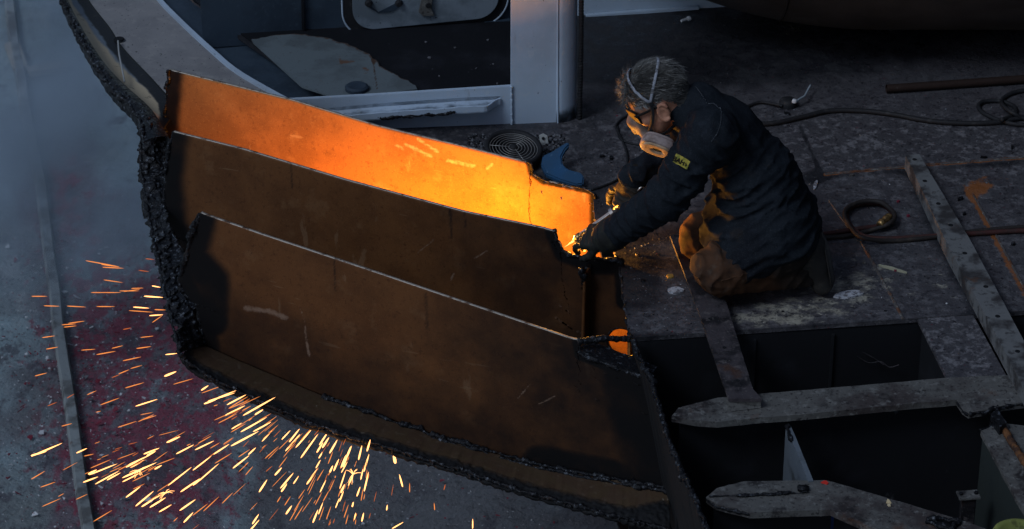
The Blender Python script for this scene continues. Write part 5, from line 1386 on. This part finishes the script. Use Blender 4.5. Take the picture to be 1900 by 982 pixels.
# hair: a cap that follows the skull plus thousands of combed strands
def skull(dirs):
    """points on the scalp in head coordinates along directions from (0,0,.05)"""
    o = np.array([0.0, 0, .05]); out = []
    lo, hi = np.full(len(dirs), .02), np.full(len(dirs), .16)
    for _ in range(22):
        m = (lo + hi) / 2; P = o + dirs * m[:, None]
        W = HE + P @ HM.T
        i = np.round((W - Fh.lo) / Fh.h).astype(int); d = Fh.d[i[:, 0], i[:, 1], i[:, 2]]
        lo = np.where(d < 0, m, lo); hi = np.where(d < 0, hi, m)
    return o + dirs * lo[:, None]
def hairline(P):
    x, y, z = P[:, 0], np.abs(P[:, 1]), P[:, 2]
    front = .082 - .03 * sstep(.03, .055, y)
    ok = (z > front) | ((x < .035) & (z > .052)) | ((x < .020) & (z > .020) & (x > .008)) | ((x < -.026) & (z > -.050 - .1 * np.clip(-x - .05, 0, 1)))
    ear = (np.hypot(x + .006, z - .0) < .040) & (y > .05)
    return ok & ~ear
N_ = 19000
dirs = rng.normal(size=(N_, 3)); dirs /= np.linalg.norm(dirs, axis=1)[:, None]
S = skull(dirs); okm = hairline(S); S = S[okm]; dirs = dirs[okm]
S = S[:7600]; dirs = dirs[:7600]
nrm_ = (S - np.array([0, 0, .05])) / np.array([.096, .075, .082]) ** 2; nrm_ /= np.linalg.norm(nrm_, axis=1)[:, None]
Vs, Fs = [], []; nb_ = 0
top = sstep(.03, .10, S[:, 2])
CN = np.stack([fbm(S, 55, 2, 200 + q) for q in range(3)], 1); TN = fbm(S, 70, 2, 210); tones = []
for k in range(len(S)):
    n_ = nrm_[k]; p = S[k] - n_ * .002
    w1, w2 = 1.1 * (CN[k, 0] - .5), 1.1 * (CN[k, 1] - .5)
    comb = np.array([-1.0, .15 * np.sign(p[1]) + w1 + rng.normal(0, .10), -.25 + w2 + rng.normal(0, .10)])
    if p[2] < .06: comb = np.array([-.7 + w1 + rng.normal(0, .1), rng.normal(0, .08), -1.0])
    fr = p[0] > .052 and p[2] > .07
    if fr: comb = np.array([.55 + rng.normal(0, .5), rng.normal(0, .6) , .25 + rng.normal(0, .4)])
    t = comb - n_ * (comb @ n_); t /= np.linalg.norm(t) + 1e-6
    L_ = (.017 + .017 * top[k]) * rng.uniform(.7, 1.25) * (1.15 if fr else 1)
    lift = .16 + .20 * top[k] + .5 * (CN[k, 2] - .5) + rng.normal(0, .07) + (.35 if fr else 0)
    p0 = p; p1 = p + (t * .5 + n_ * lift * .7) * L_; p2 = p1 + (t * .6 + n_ * lift * .15 + rng.normal(0, .12, 3)) * L_
    wd_ = rng.uniform(.0007, .0012)
    b1 = np.cross(t, n_)
    W = [p0 + b1 * wd_, p0 - b1 * wd_, p0 + n_ * wd_, p1 + b1 * wd_ * .9, p1 - b1 * wd_ * .9, p1 + n_ * wd_ * .9, p2]
    Vs += [HE + HM @ q for q in W]
    Fs += [(nb_, nb_ + 1, nb_ + 4, nb_ + 3), (nb_ + 1, nb_ + 2, nb_ + 5, nb_ + 4), (nb_ + 2, nb_, nb_ + 3, nb_ + 5), (nb_ + 3, nb_ + 4, nb_ + 6), (nb_ + 4, nb_ + 5, nb_ + 6), (nb_ + 5, nb_ + 3, nb_ + 6)]
    nb_ += 7
    tn_ = np.clip(.25 + .9 * (TN[k] - .5) + rng.normal(0, .22) + .25 * (1 - top[k]), 0, 1); tones += [tn_ * .6] * 3 + [tn_] * 3 + [min(1, tn_ * 1.2)]
mb = MB(); mb.add(Vs, Fs)
# cap
uu = np.linspace(0, 2 * math.pi, 90); ww = np.linspace(0, math.pi, 60)
D = np.array([[(math.sin(b) * math.cos(a), math.sin(b) * math.sin(a), math.cos(b)) for a in uu] for b in ww]).reshape(-1, 3)
Sc = skull(D); hk = hairline(Sc)
lift_ = np.where(hk, .0045, -.004)
Sc2 = Sc + D * lift_[:, None]
Wc = HE + Sc2 @ HM.T
Fcap = [f for f in grid_faces(90, 60) if all(hk[i] for i in f)]
used = sorted({i for f in Fcap for i in f}); mp = {v: i for i, v in enumerate(used)}
mb.add(Wc[used], [tuple(mp[i] for i in f) for f in Fcap])
mesh('hair', mb.verts(), mb.F, HAIRM, man, False, None, {'tone': np.concatenate([tones, np.full(len(used), .1)])})

# sunglasses: wrap lenses and temples
DARKGL = M('dark_lens', (.008, .007, .007), rough=.5, spec=.12)
Fg = Field(HE + HM @ np.array([.06, 0, .01]) - .10, HE + HM @ np.array([.06, 0, .01]) + .10, .0025)
Fg.d = np.full(Fg.X.shape, 10., np.float32)
for s in (-1, 1):
    Rl = frame((math.cos(.60), s * math.sin(.60), 0))
    Fg.add(Fg.rbox(H(.104, s * .038, .008), (.004, .036, .025), .004, HM @ Rl), .004)
    Fg.add(Fg.cone(H(.092, s * .064, .018), H(-.002, s * .079, .026), .0045, .004), .004)
Fg.add(Fg.cone(H(.117, -.012, .022), H(.117, .012, .022), .004, .004), .003)
V, Fc = Fg.mesh(); sgl = mesh('sunglasses', V, Fc, DARKGL, man, True)

# respirator: face piece, two bayonet filters, straps
MASK = M('grey_rubber_mask', (.16, .12, .10), [dict(col=(.08, .06, .05), scale=22, lo=.45, hi=.65, detail=5)], rough=.55, bump=[(120, .3, .001)])
FILT = M('dirty_filter_felt', (.42, .30, .20), [dict(col=(.24, .15, .09), scale=28, lo=.42, hi=.65, detail=6), dict(col=(.10, .06, .04), scale=60, lo=.6, hi=.7, detail=4, amt=.6)], rough=.75, bump=[(160, .4, .001, 5)])
FRIM = M('filter_rim', (.28, .22, .21), [dict(col=(.14, .10, .09), scale=22, lo=.45, hi=.65, detail=5)], rough=.5, bump=[(160, .2, .001)])
Fm = Field(HE + HM @ np.array([.08, 0, -.05]) - .12, HE + HM @ np.array([.08, 0, -.05]) + .12, .0028)
lm = lambda c, r, R=None: Fm.ell(H(*c), r, HM if R is None else HM @ R)
Fm.d = lm((.088, 0, -.050), (.050, .050, .052))
Fm.add(Fm.cone(H(.100, 0, .008), H(.128, 0, -.030), .017, .024), .02)       # nose cup
Fm.add(lm((.135, 0, -.060), (.016, .022, .022)), .010)                        # exhale valve
for s in (-1, 1): Fm.add(Fm.cone(H(.105, s * .025, -.070), H(.095, s * .060, -.090), .022, .020), .012)
V, Fc = Fm.mesh(); mk = mesh('respirator', V, Fc, MASK, man, True)
for s in (-1, 1):
    fc_ = np.array([.078, s * .078, -.108])
    nrm2 = np.array([.42, s * .80, -.22]); 
    Rf = frame((.60, -s * .10, .66), None, nrm2)          # x along the pad, z outwards
    W = HM @ Rf
    Ff = Field(H(*fc_) - .085, H(*fc_) + .085, .0024)
    Ff.d = Ff.pad(H(*fc_), .058, .047, .015, W, 3.0, .008)
    Ff.add(Ff.pad(H(*(fc_ - Rf[:, 2] * .014)), .052, .041, .012, W, 3.0, .006), .003)
    V, Fc = Ff.mesh(); fi = mesh('filter', V, Fc, FRIM, mk, True)
    Fp_ = Field(H(*fc_) - .085, H(*fc_) + .085, .0024)
    Fp_.d = Fp_.pad(H(*(fc_ + Rf[:, 2] * .014)), .048, .038, .007, W, 2.8, .006)
    Fp_.cut(Fp_.ell(H(*(fc_ + Rf[:, 2] * .024 + Rf[:, 0] * -.004)), (.024, .015, .011), W), .005)
    V, Fc = Fp_.mesh(); mesh('filter_pad', V, Fc, FILT, mk, True)
    V, Fc = lathe([(.0001, .001), (.014, .001), (.016, 0)], 20, W @ np.diag([1.15, .75, 1]), H(*(fc_ + Rf[:, 2] * .0145 + Rf[:, 0] * -.006))); mesh('filter_mark', V, Fc, RUBBER, mk)
# straps: grey head bands on the hair, black side straps
def ribbon(P, N, wd, th):
    P = np.asarray(P); T = np.gradient(P, axis=0); T /= np.linalg.norm(T, axis=1)[:, None]
    B = np.cross(T, N); B /= np.linalg.norm(B, axis=1)[:, None]
    G = np.stack([P - B * wd / 2, P - B * wd / 4 + N * th * .4, P + B * wd / 4 + N * th * .4, P + B * wd / 2])
    off = -N[None] * th
    n = len(P); V = np.concatenate([G.reshape(-1, 3), (G + off).reshape(-1, 3)])
    F = grid_faces(n, 4) + grid_faces(n, 4, 4 * n, True)
    for row in (0, 3):
        for i in range(n - 1):
            a, b = row * n + i, row * n + i + 1; F.append((a, b, b + 4 * n, a + 4 * n))
    return V, F
BAND = M('grey_elastic_band', (.24, .25, .29), [dict(col=(.22, .22, .25), scale=40, lo=.45, hi=.65, detail=4)], rough=.7, bump=[(400, .2, .0006, 2)])
def band(a, m_, b, lift=.017):
    P = []
    a, m_, b = [np.array(q, float) - (0, 0, .05) for q in (a, m_, b)]
    a, m_, b = [q / np.linalg.norm(q) for q in (a, m_, b)]
    for t in np.linspace(0, 1, 60):
        q = a * (1 - t) ** 2 + 2 * (m_ * 2 - .5 * a - .5 * b) * t * (1 - t) + b * t * t; P.append(q / np.linalg.norm(q))
    D = np.array(P); S = skull(D); lf = lift * (.45 + .55 * np.sin(np.linspace(0, math.pi, 60)) ** .5)
    return HE + (S + D * lf[:, None]) @ HM.T, D @ HM.T
anc = (.014, .078, .055)
anc2 = (.014, -.078, .055)
for mid in ((.055, 0, .14), (-.055, 0, .135)):
    P, N = band(anc, mid, anc2); V, Fc = ribbon(P, N, .0095, .003); mesh('head_band', V, Fc, BAND, mk, True)
for s in (-1, 1):
    P = smooth_poly([H(.014, s * .083, .052), H(.026, s * .082, .020), H(.050, s * .074, -.020), H(.080, s * .060, -.055)], 40)
    N = np.repeat((HM @ np.array([.25, s * 1.0, 0]))[None], len(P), 0)
    V, Fc = ribbon(P, N, .012, .003); mesh('side_strap', V, Fc, RUBBER if True else BAND, mk, True)
    V, Fc = box(H(.014, s * .084, .050), .016, .006, .014, HM, .002); mesh('buckle', V, Fc, RUBBER, mk)
    P = smooth_poly([H(.080, s * .058, -.060), H(.050, s * .064, -.085), H(.0, s * .062, -.075), H(-.045, s * .045, -.06)], 30)
    N = np.repeat((HM @ np.array([.1, s * 1.0, -.3]))[None], len(P), 0)
    V, Fc = ribbon(P, N, .010, .003); mesh('neck_strap', V, Fc, RUBBER, mk, True)

# gloves: palm, four unequal fingers and a thumb, joints bent
def hand(name, base, fwd, nrm, side, curls, thumb, mat, spread=.06, h=.0024, cuff=.055, scale=1.0):
    """base: wrist; fwd: towards the knuckles; nrm: back of the hand; side: +1 puts the thumb on the +lateral side"""
    R = frame(fwd, None, nrm); fx, ly, nz_ = R[:, 0], R[:, 1] * side, R[:, 2]
    lo, hi = base - .24, base + .24
    mid = base + fx * .08
    Fd = Field(mid - .16, mid + .16, h)
    s_ = scale
    Fd.d = Fd.rbox(base + fx * .055 * s_, (.050 * s_, .044 * s_, .017), .016, R)
    Fd.add(Fd.cone(base - fx * .03, base + fx * .02, .036, .032), .02)
    Fd.add(Fd.ell(base + fx * .035 + ly * .026 - nz_ * .010, (.030, .020, .018), R), .012)
    Ls = [(.044, .028, .022), (.048, .031, .024), (.045, .029, .023), (.036, .022, .020)]
    for k in range(4):
        off = .033 - .0215 * k
        p = base + fx * (.098 - .004 * abs(k - 1)) * s_ + ly * off + nz_ * .002
        a = curls[k][0]; d0 = fx + ly * (1.2 - k) * spread; d0 /= np.linalg.norm(d0)
        r = (.0120, .0125, .0120, .0108)[k]
        st = p - d0 * .03
        ang = 0
        for i in range(3):
            ang += curls[k][i]
            d = d0 * math.cos(ang) - nz_ * math.sin(ang)
            q = p + d * Ls[k][i] * s_
            Fd.add(Fd.cone(st if i == 0 else p, q, r, r * .94), .004 if i else .006); p = q; r *= .95
    tb = base + fx * .030 + ly * .034 - nz_ * .006
    p = tb; r = .0150
    for (df, dl, dn), L_ in zip(thumb, (.044, .034, .028)):
        d = fx * df + ly * dl + nz_ * dn; d /= np.linalg.norm(d); q = p + d * L_ * s_
        Fd.add(Fd.cone(p, q, r, r * .9), .007); p = q; r *= .9
    fold(Fd, .0022, .022, fx + ly * .4, .02, 44, lambda p_: np.ones(len(p_)), 24)
    V, Fc = Fd.mesh(); g = mesh(name, V, Fc, mat, man, True)
    return g, R
# left glove lies over the corner of the middle plate
tipL = J(1046, 452, .10)
fwdL = J(1080, 438, .045) - wrL
gL, RL = hand('glove', wrL + (-.004, 0, .0), fwdL, np.array([-.15, -.62, .78]), 1,
    [(.25, .45, .35), (.30, .55, .40), (.35, .60, .45), (.40, .65, .5)], [(.75, .50, -.35), (.95, .15, -.3), (1, -.05, -.3)], GLOVE, scale=1.12)
gL['label'] = 'left glove resting on the cut corner of the middle plate'
mb = MB()
a = wrL - fwdL / np.linalg.norm(fwdL) * .01
V, Fc = tube(np.array([wrL + (wrL - elL) * t for t in np.linspace(-.20, .04, 14)]), .052 + .006 * np.sin(np.linspace(0, 3, 14)), 22, False, .10, 45, 40); mb.add(V, Fc); mb.build('cuff', [GLOVE], gL, True)
gR, RR = hand('glove', wr2, fwdR - nR * .12, nR, 1 if np.dot(np.cross(nR, fwdR), tx_) > 0 else -1,
    [(.75, 1.25, .9), (.80, 1.3, .9), (.85, 1.3, .9), (.9, 1.3, .9)], [(.55, .75, -.30), (.85, .35, -.40), (.9, .0, -.5)], GLOVE_TAN)
gR['label'] = 'right glove closed around the torch, its leather lit orange'
V, Fc = tube(resample([wr2 + (elR - wr2) / np.linalg.norm(elR - wr2) * .05, wr2 - fwdR * .005], 12), .043, 20, False, .1, 46, 40)
mb = MB(); mb.add(V, Fc); mb.build('cuff', [GLOVE], gR, True)

# the cutting torch
to_ = thing('cutting_torch', 'long cutting torch with bare gas tubes held in the right glove', 'cutting torch', tuple(gp_))
tn = nR; tl_ = np.cross(tx_, tn)
Ltot = np.linalg.norm(tB - tA)
at = lambda s, n=0, l=0: tA + tx_ * s * Ltot + tn * n + tl_ * l
mb = MB(); mb.add(*tube([at(.16), at(.20), at(.52), at(.55)], np.array([.013, .017, .017, .013]), 16)); mb.build('handle', [M('torch_handle', (.10, .09, .09), [dict(col=(.04, .035, .035), scale=40, lo=.45, hi=.65, detail=4)], rough=.45, metal=.5)], to_, True)
for n, l, nm in ((.010, 0, 'gas_tube'), (-.006, .010, 'gas_tube'), (-.006, -.010, 'gas_tube')):
    V, F_ = tube([at(.50, n * .7, l * .7), at(.56, n, l), at(.92, n, l), at(.96, n * .6, l * .6)], .0048, 10); mesh(nm, V, F_, CHROME, to_, True)
V, F_ = tube([at(.92), at(.97), at(.99), at(1.0)], np.array([.014, .016, .010, .007]), 14); mesh('nozzle', V, F_, BRASS, to_, True)
mb = MB(); mb.add(*tube([at(.53), at(.565)], .021, 14)); mb.build('tube_clamp', [CHROME], to_)
# lever, valves, hose tails
V, F_ = tube([at(.50, .030), at(.30, .034), at(.20, .040), at(.16, .046)], .0038, 8); mesh('lever', V, F_, CHROME, to_, True)
V, F_ = tube([at(.16, .046), at(.155, .030), at(.17, .018)], .003, 8); mesh('lever_link', V, F_, CHROME, to_, True)
ringp = [at(.075, .020 + .013 * math.sin(t), 0) + tx_ * .013 * math.cos(t) for t in np.linspace(0, 2 * math.pi, 24)]
V, F_ = tube(ringp, .0038, 8, False); mesh('valve_ring', V, F_, BRASS, to_, True)
V, F_ = tube([at(-.02, .014), at(.05, .016), at(.12, .012), at(.18, .006)], np.array([.008, .009, .009, .011]), 12); mesh('valve_body', V, F_, BRASS, to_, True)
V, F_ = tube([at(-.08, .022), at(-.05, .018), at(-.02, .014)], np.array([.007, .009, .007]), 10); mesh('hose_nipple', V, F_, CHROME, to_, True)
V, F_ = tube(smooth_poly([at(-.02, -.004), at(-.12, -.02, .02), J(1250, 312, .12), J(1275, 318, .15), J(1310, 330, .16)], 50), .010, 10); mesh('hose_tail', V, F_, HOSE, to_, True)
# flame at the nozzle
V, F_ = lathe([(.0001, 0), (.003, .003), (.0035, .010), (.002, .024), (.0001, .045)], 12, frame(np.cross(tx_, tn), None, tx_ + np.array([-.6, .1, -.25])), at(1.0))
mesh('flame', V, F_, M('torch_flame', (0, 0, 0), emit=(1, .5, .14), estr=3), to_, True)
# ------------------------------------------------------------------ sparks falling below the shell
SPK = M('spark', (0, 0, 0), emit=(1.0, .30, .065), estr=1.5)
SPK_HOT = M('hot_spark', (0, 0, 0), emit=(1.0, .43, .14), estr=4.5)
def spindle(mat, name):
    prof = [(.0001, -.5), (.35, -.42), (.8, -.2), (1, .1), (.9, .35), (.5, .46), (.0001, .5)]
    V, F = lathe(prof, 6, np.array([[0, 0, 1], [1, 0, 0], [0, 1, 0]]))
    me = bpy.data.meshes.new(name); me.from_pydata(V.tolist(), [], [tuple(f) for f in F]); me.materials.append(mat); me.update()
    return me
SPK_DIM = M('fading_spark', (0, 0, 0), emit=(1.0, .22, .05), estr=.75)
SM, SH, SD = spindle(SPK, 'spark'), spindle(SPK_HOT, 'spark'), spindle(SPK_DIM, 'spark')
LAB_S = 'thin glowing orange spark flying down to the left below the cut hull'
LAB_H = 'thick bright yellow spark falling below the cut hull'
def spark(px, py, ang, ln, wd, hot, y=None):
    """one incandescent sliver; ln and wd in pixels of the photograph, ang in degrees below leftwards"""
    yy = y if y is not None else rng.uniform(-.75, -.25)
    c = ony(px, py, yy)
    d2 = np.array([-math.cos(math.radians(ang)), math.sin(math.radians(ang))])
    e = ony(px + d2[0] * 10, py + d2[1] * 10, yy + rng.uniform(-.004, .004))
    d = (e - c); d /= np.linalg.norm(d)
    SPQ.append((ln * wd, c, d, ln, wd, hot))
SPQ = []
def place(c, d, ln, wd, hot, collect=None):
    R = frame(d, None, (0.1, -1, .3))
    L_, W_ = ln / 540, wd / 540 / 2 * .70
    if collect is not None:
        me = SH if hot else SM
        V = np.array([v.co[:] for v in me.vertices]) * np.array([L_, W_, W_])
        collect.add(V @ R.T + c, [tuple(p.vertices) for p in me.polygons], int(hot)); return
    o = bpy.data.objects.new('spark', SH if hot else (SD if ln * wd < 42 else SM)); COL.objects.link(o)
    o.matrix_world = Matrix([[R[0, 0] * L_, R[0, 1] * W_, R[0, 2] * W_, c[0]], [R[1, 0] * L_, R[1, 1] * W_, R[1, 2] * W_, c[1]], [R[2, 0] * L_, R[2, 1] * W_, R[2, 2] * W_, c[2]], [0, 0, 0, 1]])
    tag(o, LAB_H if hot else LAB_S, 'spark', 'bright sparks below the hull' if hot else 'thin sparks below the hull')
def lip_y(x):                       # pixel height of the shell's cut lip
    return np.interp(x, [240, 290, 333, 420, 560, 700, 850, 1000], [300, 480, 655, 714, 778, 823, 868, 918])
ORX, ORY = 705, 618
def angle_at(x, y):
    a = math.degrees(math.atan2(y - ORY, ORX - x))
    return a * (.92 if a > 0 else .75)
srng = np.random.default_rng(21)
hand = [(188, 489, -10, 55, 2.2, 0), (205, 493, -8, 34, 3, 0), (210, 497, -3, 40, 2.4, 0), (210, 522, -8, 36, 2, 0), (184, 543, 0, 30, 2, 0), (206, 543, 0, 36, 2, 0), (255, 535, 2, 22, 2, 0), (245, 539, 8, 30, 2, 0), (240, 540, 0, 36, 2, 0), (73, 550, 0, 28, 2.2, 0), (96, 568, -2, 28, 2.2, 0), (142, 569, -3, 34, 2.2, 0), (196, 569, 0, 34, 2.2, 0), (285, 551, -4, 36, 3.4, 1), (262, 571, -4, 30, 3, 1), (290, 532, -10, 16, 2.6, 1), (267, 503, -8, 20, 2, 0), (278, 481, -6, 16, 2, 0), (262, 578, -4, 46, 2.2, 0), (297, 575, -2, 20, 2.6, 0), (290, 585, 4, 26, 2.8, 1), (128, 602, 4, 28, 2.2, 0), (130, 606, 6, 24, 2.2, 0), (142, 598, 8, 30, 2.2, 0), (292, 592, 35, 24, 2, 0), (90, 625, 8, 24, 2.2, 0), (97, 646, 10, 22, 2.2, 0), (236, 610, 12, 16, 2.4, 0), (273, 625, 6, 24, 2, 0), (267, 645, 8, 28, 2.6, 0), (164, 649, 4, 28, 2, 0), (197, 655, 10, 40, 2.6, 0), (218, 644, 14, 22, 2, 0), (245, 666, 12, 34, 2.4, 0), (318, 657, 6, 22, 2.4, 1), (76, 695, 14, 24, 2.2, 0), (230, 690, 22, 22, 2.4, 0), (215, 698, 22, 16, 2, 0), (253, 681, 16, 22, 2, 0), (316, 694, 22, 24, 5, 1), (250, 715, 16, 36, 2.4, 0), (204, 745, 20, 38, 2.4, 0), (97, 750, 22, 20, 2, 0), (131, 735, 30, 18, 2, 0), (170, 729, 24, 22, 2, 0), (340, 708, 16, 40, 2, 0), (380, 720, 34, 18, 4, 1), (732, 851, 100, 24, 8, 1), (744, 892, 105, 28, 4, 1), (760, 905, 90, 20, 2.4, 0), (806, 940, 95, 18, 2.4, 0), (825, 904, 75, 14, 2.4, 0), (877, 972, 90, 24, 3, 1), (718, 942, 82, 14, 3, 1), (738, 975, 30, 26, 3, 1)]
nspk = 0
for (x, y, a, l, w, h) in hand:
    spark(x, y, a, l, w, h); nspk += 1
clusters = [(470, 765, 46, 18, 24), (240, 860, 75, 26, 40), (400, 815, 70, 40, 40), (300, 900, 80, 40, 26), (570, 800, 50, 24, 20), (560, 900, 60, 45, 26), (640, 850, 40, 40, 34), (610, 945, 70, 30, 30), (660, 910, 40, 50, 30), (210, 800, 90, 40, 14), (420, 900, 90, 50, 22), (150, 900, 60, 50, 14), (520, 840, 50, 30, 20), (450, 740, 40, 12, 12)]
for cx, cy, sx, sy, n in clusters:
    k = 0; n = int(n * .78)
    while k < n:
        x, y = srng.normal(cx, sx), srng.normal(cy, sy)
        if y < lip_y(x) + 8 or y > 1000 or x < 0 or nspk >= 440: 
            if nspk >= 440: break
            continue
        a = angle_at(x, y) + srng.normal(0, 4)
        big = srng.random() < .34
        ln = srng.uniform(20, 50) * srng.choice([.8, 1, 1.5]) if big else srng.uniform(8, 46)
        if x > 590: ln *= .7
        spark(x, y, a, ln, srng.uniform(2.6, 4.8) if big else srng.uniform(1.1, 2.4), big, float(srng.uniform(-.75, -.25)))
        nspk += 1; k += 1
SPQ.sort(key=lambda q: -q[0])
rest = MB()
for i, q in enumerate(SPQ): place(*q[1:], collect=None if i < 285 else rest)
o = rest.build('spark_spray', [SPK, SPK_HOT]); tag(o, 'fine spray of the smallest sparks among the larger ones below the hull', 'spark spray', kind='stuff')
# bursting sparks: a droplet that splits into a small star of slivers
for x, y, s in ((258, 873, 22), (307, 915, 20), (655, 880, 24)):
    mb = MB(); yy = float(srng.uniform(-.7, -.3)); c = ony(x, y, yy); base = angle_at(x, y)
    for k in range(int(srng.integers(6, 10))):
        a = math.radians(base + srng.normal(0, 55) + (180 if srng.random() < .3 else 0)); L_ = s * srng.uniform(.35, .9)
        e = ony(x - L_ * math.cos(a), y + L_ * math.sin(a), yy + srng.uniform(-.02, .02)); m_ = (c + e) / 2 + (0, 0, .004)
        mb.add(*tube(smooth_poly([c, m_, e], 8), np.linspace(.0014, .0005, len(smooth_poly([c, m_, e], 8))), 5))
    mesh_top('spark_burst', mb.verts(), mb.F, SPK_HOT, 'spark bursting into a small star of glowing threads below the hull', 'spark', group='bursting sparks')

# ------------------------------------------------------------------ smoke drifting over the dock floor at the left
def smoke_mat():
    m = bpy.data.materials.new('smoke'); m.use_nodes = True; nt = m.node_tree; N = nt.nodes; L = nt.links
    N.remove(N['Principled BSDF']); out = N['Material Output']
    v = N.new('ShaderNodeVolumePrincipled'); v.inputs['Color'].default_value = (.64, .80, 1, 1); v.inputs['Anisotropy'].default_value = .1
    g = N.new('ShaderNodeNewGeometry')
    n = N.new('ShaderNodeTexNoise'); n.inputs['Scale'].default_value = 1.9; n.inputs['Detail'].default_value = 3
    L.new(g.outputs['Position'], n.inputs['Vector'])
    r = N.new('ShaderNodeMapRange'); r.inputs['From Min'].default_value = .46; r.inputs['From Max'].default_value = .64; r.inputs['To Min'].default_value = 0; r.inputs['To Max'].default_value = SMOKE_D
    L.new(n.outputs['Fac'], r.inputs['Value'])
    # thins out towards the edge of the plume
    s = N.new('ShaderNodeVectorMath'); s.operation = 'SUBTRACT'; s.inputs[1].default_value = SMOKE_C; L.new(g.outputs['Position'], s.inputs[0])
    dv = N.new('ShaderNodeVectorMath'); dv.operation = 'DIVIDE'; dv.inputs[1].default_value = SMOKE_R; L.new(s.outputs[0], dv.inputs[0])
    ln = N.new('ShaderNodeVectorMath'); ln.operation = 'LENGTH'; L.new(dv.outputs[0], ln.inputs[0])
    f = N.new('ShaderNodeMapRange'); f.interpolation_type = 'SMOOTHSTEP'; f.inputs['From Min'].default_value = 1.0; f.inputs['From Max'].default_value = .2
    f.inputs['To Min'].default_value = 0; f.inputs['To Max'].default_value = 1; L.new(ln.outputs['Value'], f.inputs['Value'])
    mu = N.new('ShaderNodeMath'); mu.operation = 'MULTIPLY'; L.new(r.outputs[0], mu.inputs[0]); L.new(f.outputs[0], mu.inputs[1])
    L.new(mu.outputs[0], v.inputs['Density']); L.new(v.outputs[0], out.inputs['Volume'])
    return m
SMOKE_D = 3.6
sc_ = onz(85, 130, -1.3); SMOKE_C = tuple(sc_); SMOKE_R = (1.5, 2.0, 1.05)
V, F = lathe([(.0001, -1), (.5, -.87), (.87, -.5), (1, 0), (.87, .5), (.5, .87), (.0001, 1)], 24)
V = np.asarray(V) * np.array(SMOKE_R) * 1.02 + sc_
o = mesh('smoke', V, F, smoke_mat()); tag(o, 'blue grey cutting smoke drifting over the dock floor at the left', 'smoke', kind='stuff')

# ------------------------------------------------------------------ light
def lamp(name, kind, loc, energy, col, size=.1):
    l = bpy.data.lights.new(name, kind); l.energy = energy; l.color = col
    if kind == 'POINT': l.shadow_soft_size = size
    o = bpy.data.objects.new(name, l); COL.objects.link(o); o.location = loc
    return o
for px_, py_, off, dz, e_, c_, r_ in ((1110, 610, .15, 0, 4.5, (1, .42, .03), .05), (865, 412, .08, -.19, L_JET, (1, .34, .012), .07), (740, 400, .10, -.14, L_STREAM * 1.3, (1, .33, .02), .08), (580, 390, .12, -.14, L_STREAM * .8, (1, .30, .03), .08), (430, 380, .16, -.14, L_STREAM * .22, (1, .27, .03), .08)):
    lamp('spark_stream_lamp', 'POINT', tuple(onP(px_, py_, P2C, off) + np.array([0, 0, dz])), e_, c_, r_)
tl2 = lamp('torch_tip_lamp', 'AREA', tuple(onP(1056, 440, P2C, .075)), L_TIP * .75, (1, .42, .06))
tl3 = lamp('torch_tip_lamp', 'AREA', tuple(onP(1088, 474, P2C, .05) + np.array([0, 0, .015])), L_TIP * 1.0, (1, .42, .06))
tl3.data.shape = 'DISK'; tl3.data.size = .04; tl3.rotation_euler = Vector((-.85, .35, -.35)).to_track_quat('Z', 'Y').to_euler()
tl2.data.shape = 'DISK'; tl2.data.size = .05; tl2.rotation_euler = Vector((-.80, .22, -.50)).to_track_quat('Z', 'Y').to_euler()
lamp('falling_spark_lamp', 'POINT', tuple(ony(600, 880, -.45)), L_SPK, (1, .45, .14), .15)
SUN_EL, SUN_AZ = math.radians(48), math.radians(-130)        # azimuth measured from +Y towards +X
sd = np.array([math.sin(SUN_AZ) * math.cos(SUN_EL), math.cos(SUN_AZ) * math.cos(SUN_EL), math.sin(SUN_EL)])
sl = bpy.data.lights.new('sun', 'SUN'); sl.energy = SUN_E; sl.angle = math.radians(18); sl.color = (.66, .82, 1.0)
so_ = bpy.data.objects.new('sun', sl); COL.objects.link(so_); so_.rotation_euler = Vector(sd).to_track_quat('Z', 'Y').to_euler()
w = bpy.data.worlds.new('World'); SC.world = w; w.use_nodes = True
nt = w.node_tree
sk_ = nt.nodes.new('ShaderNodeTexSky'); sk_.sky_type = 'NISHITA'; sk_.sun_disc = False
sk_.sun_elevation = SUN_EL; sk_.sun_rotation = SUN_AZ
bg = nt.nodes['Background']; nt.links.new(sk_.outputs[0], bg.inputs['Color']); bg.inputs['Strength'].default_value = SKY_S

# ------------------------------------------------------------------ camera and view
cd = bpy.data.cameras.new('camera'); cam = bpy.data.objects.new('camera', cd); COL.objects.link(cam)
cam.location = tuple(CAM); cam.rotation_euler = (math.pi / 2 - PITCH, 0, 0)
cd.sensor_width = 36; cd.lens = FPX / 1900 * 36; cd.clip_start = .1; cd.clip_end = 1500
cd.dof.use_dof = True; cd.dof.focus_distance = 10.0; cd.dof.aperture_fstop = 8.0
SC.camera = cam
SC.view_settings.view_transform = 'Standard'; SC.view_settings.look = 'None'
SC.view_settings.exposure = EXPO; SC.view_settings.gamma = 1; SC.view_settings.use_curve_mapping = False
SC.cycles.max_bounces = 6; SC.cycles.volume_step_rate = 2.0; SC.cycles.use_denoising = True
SC.cycles.sample_clamp_indirect = 6
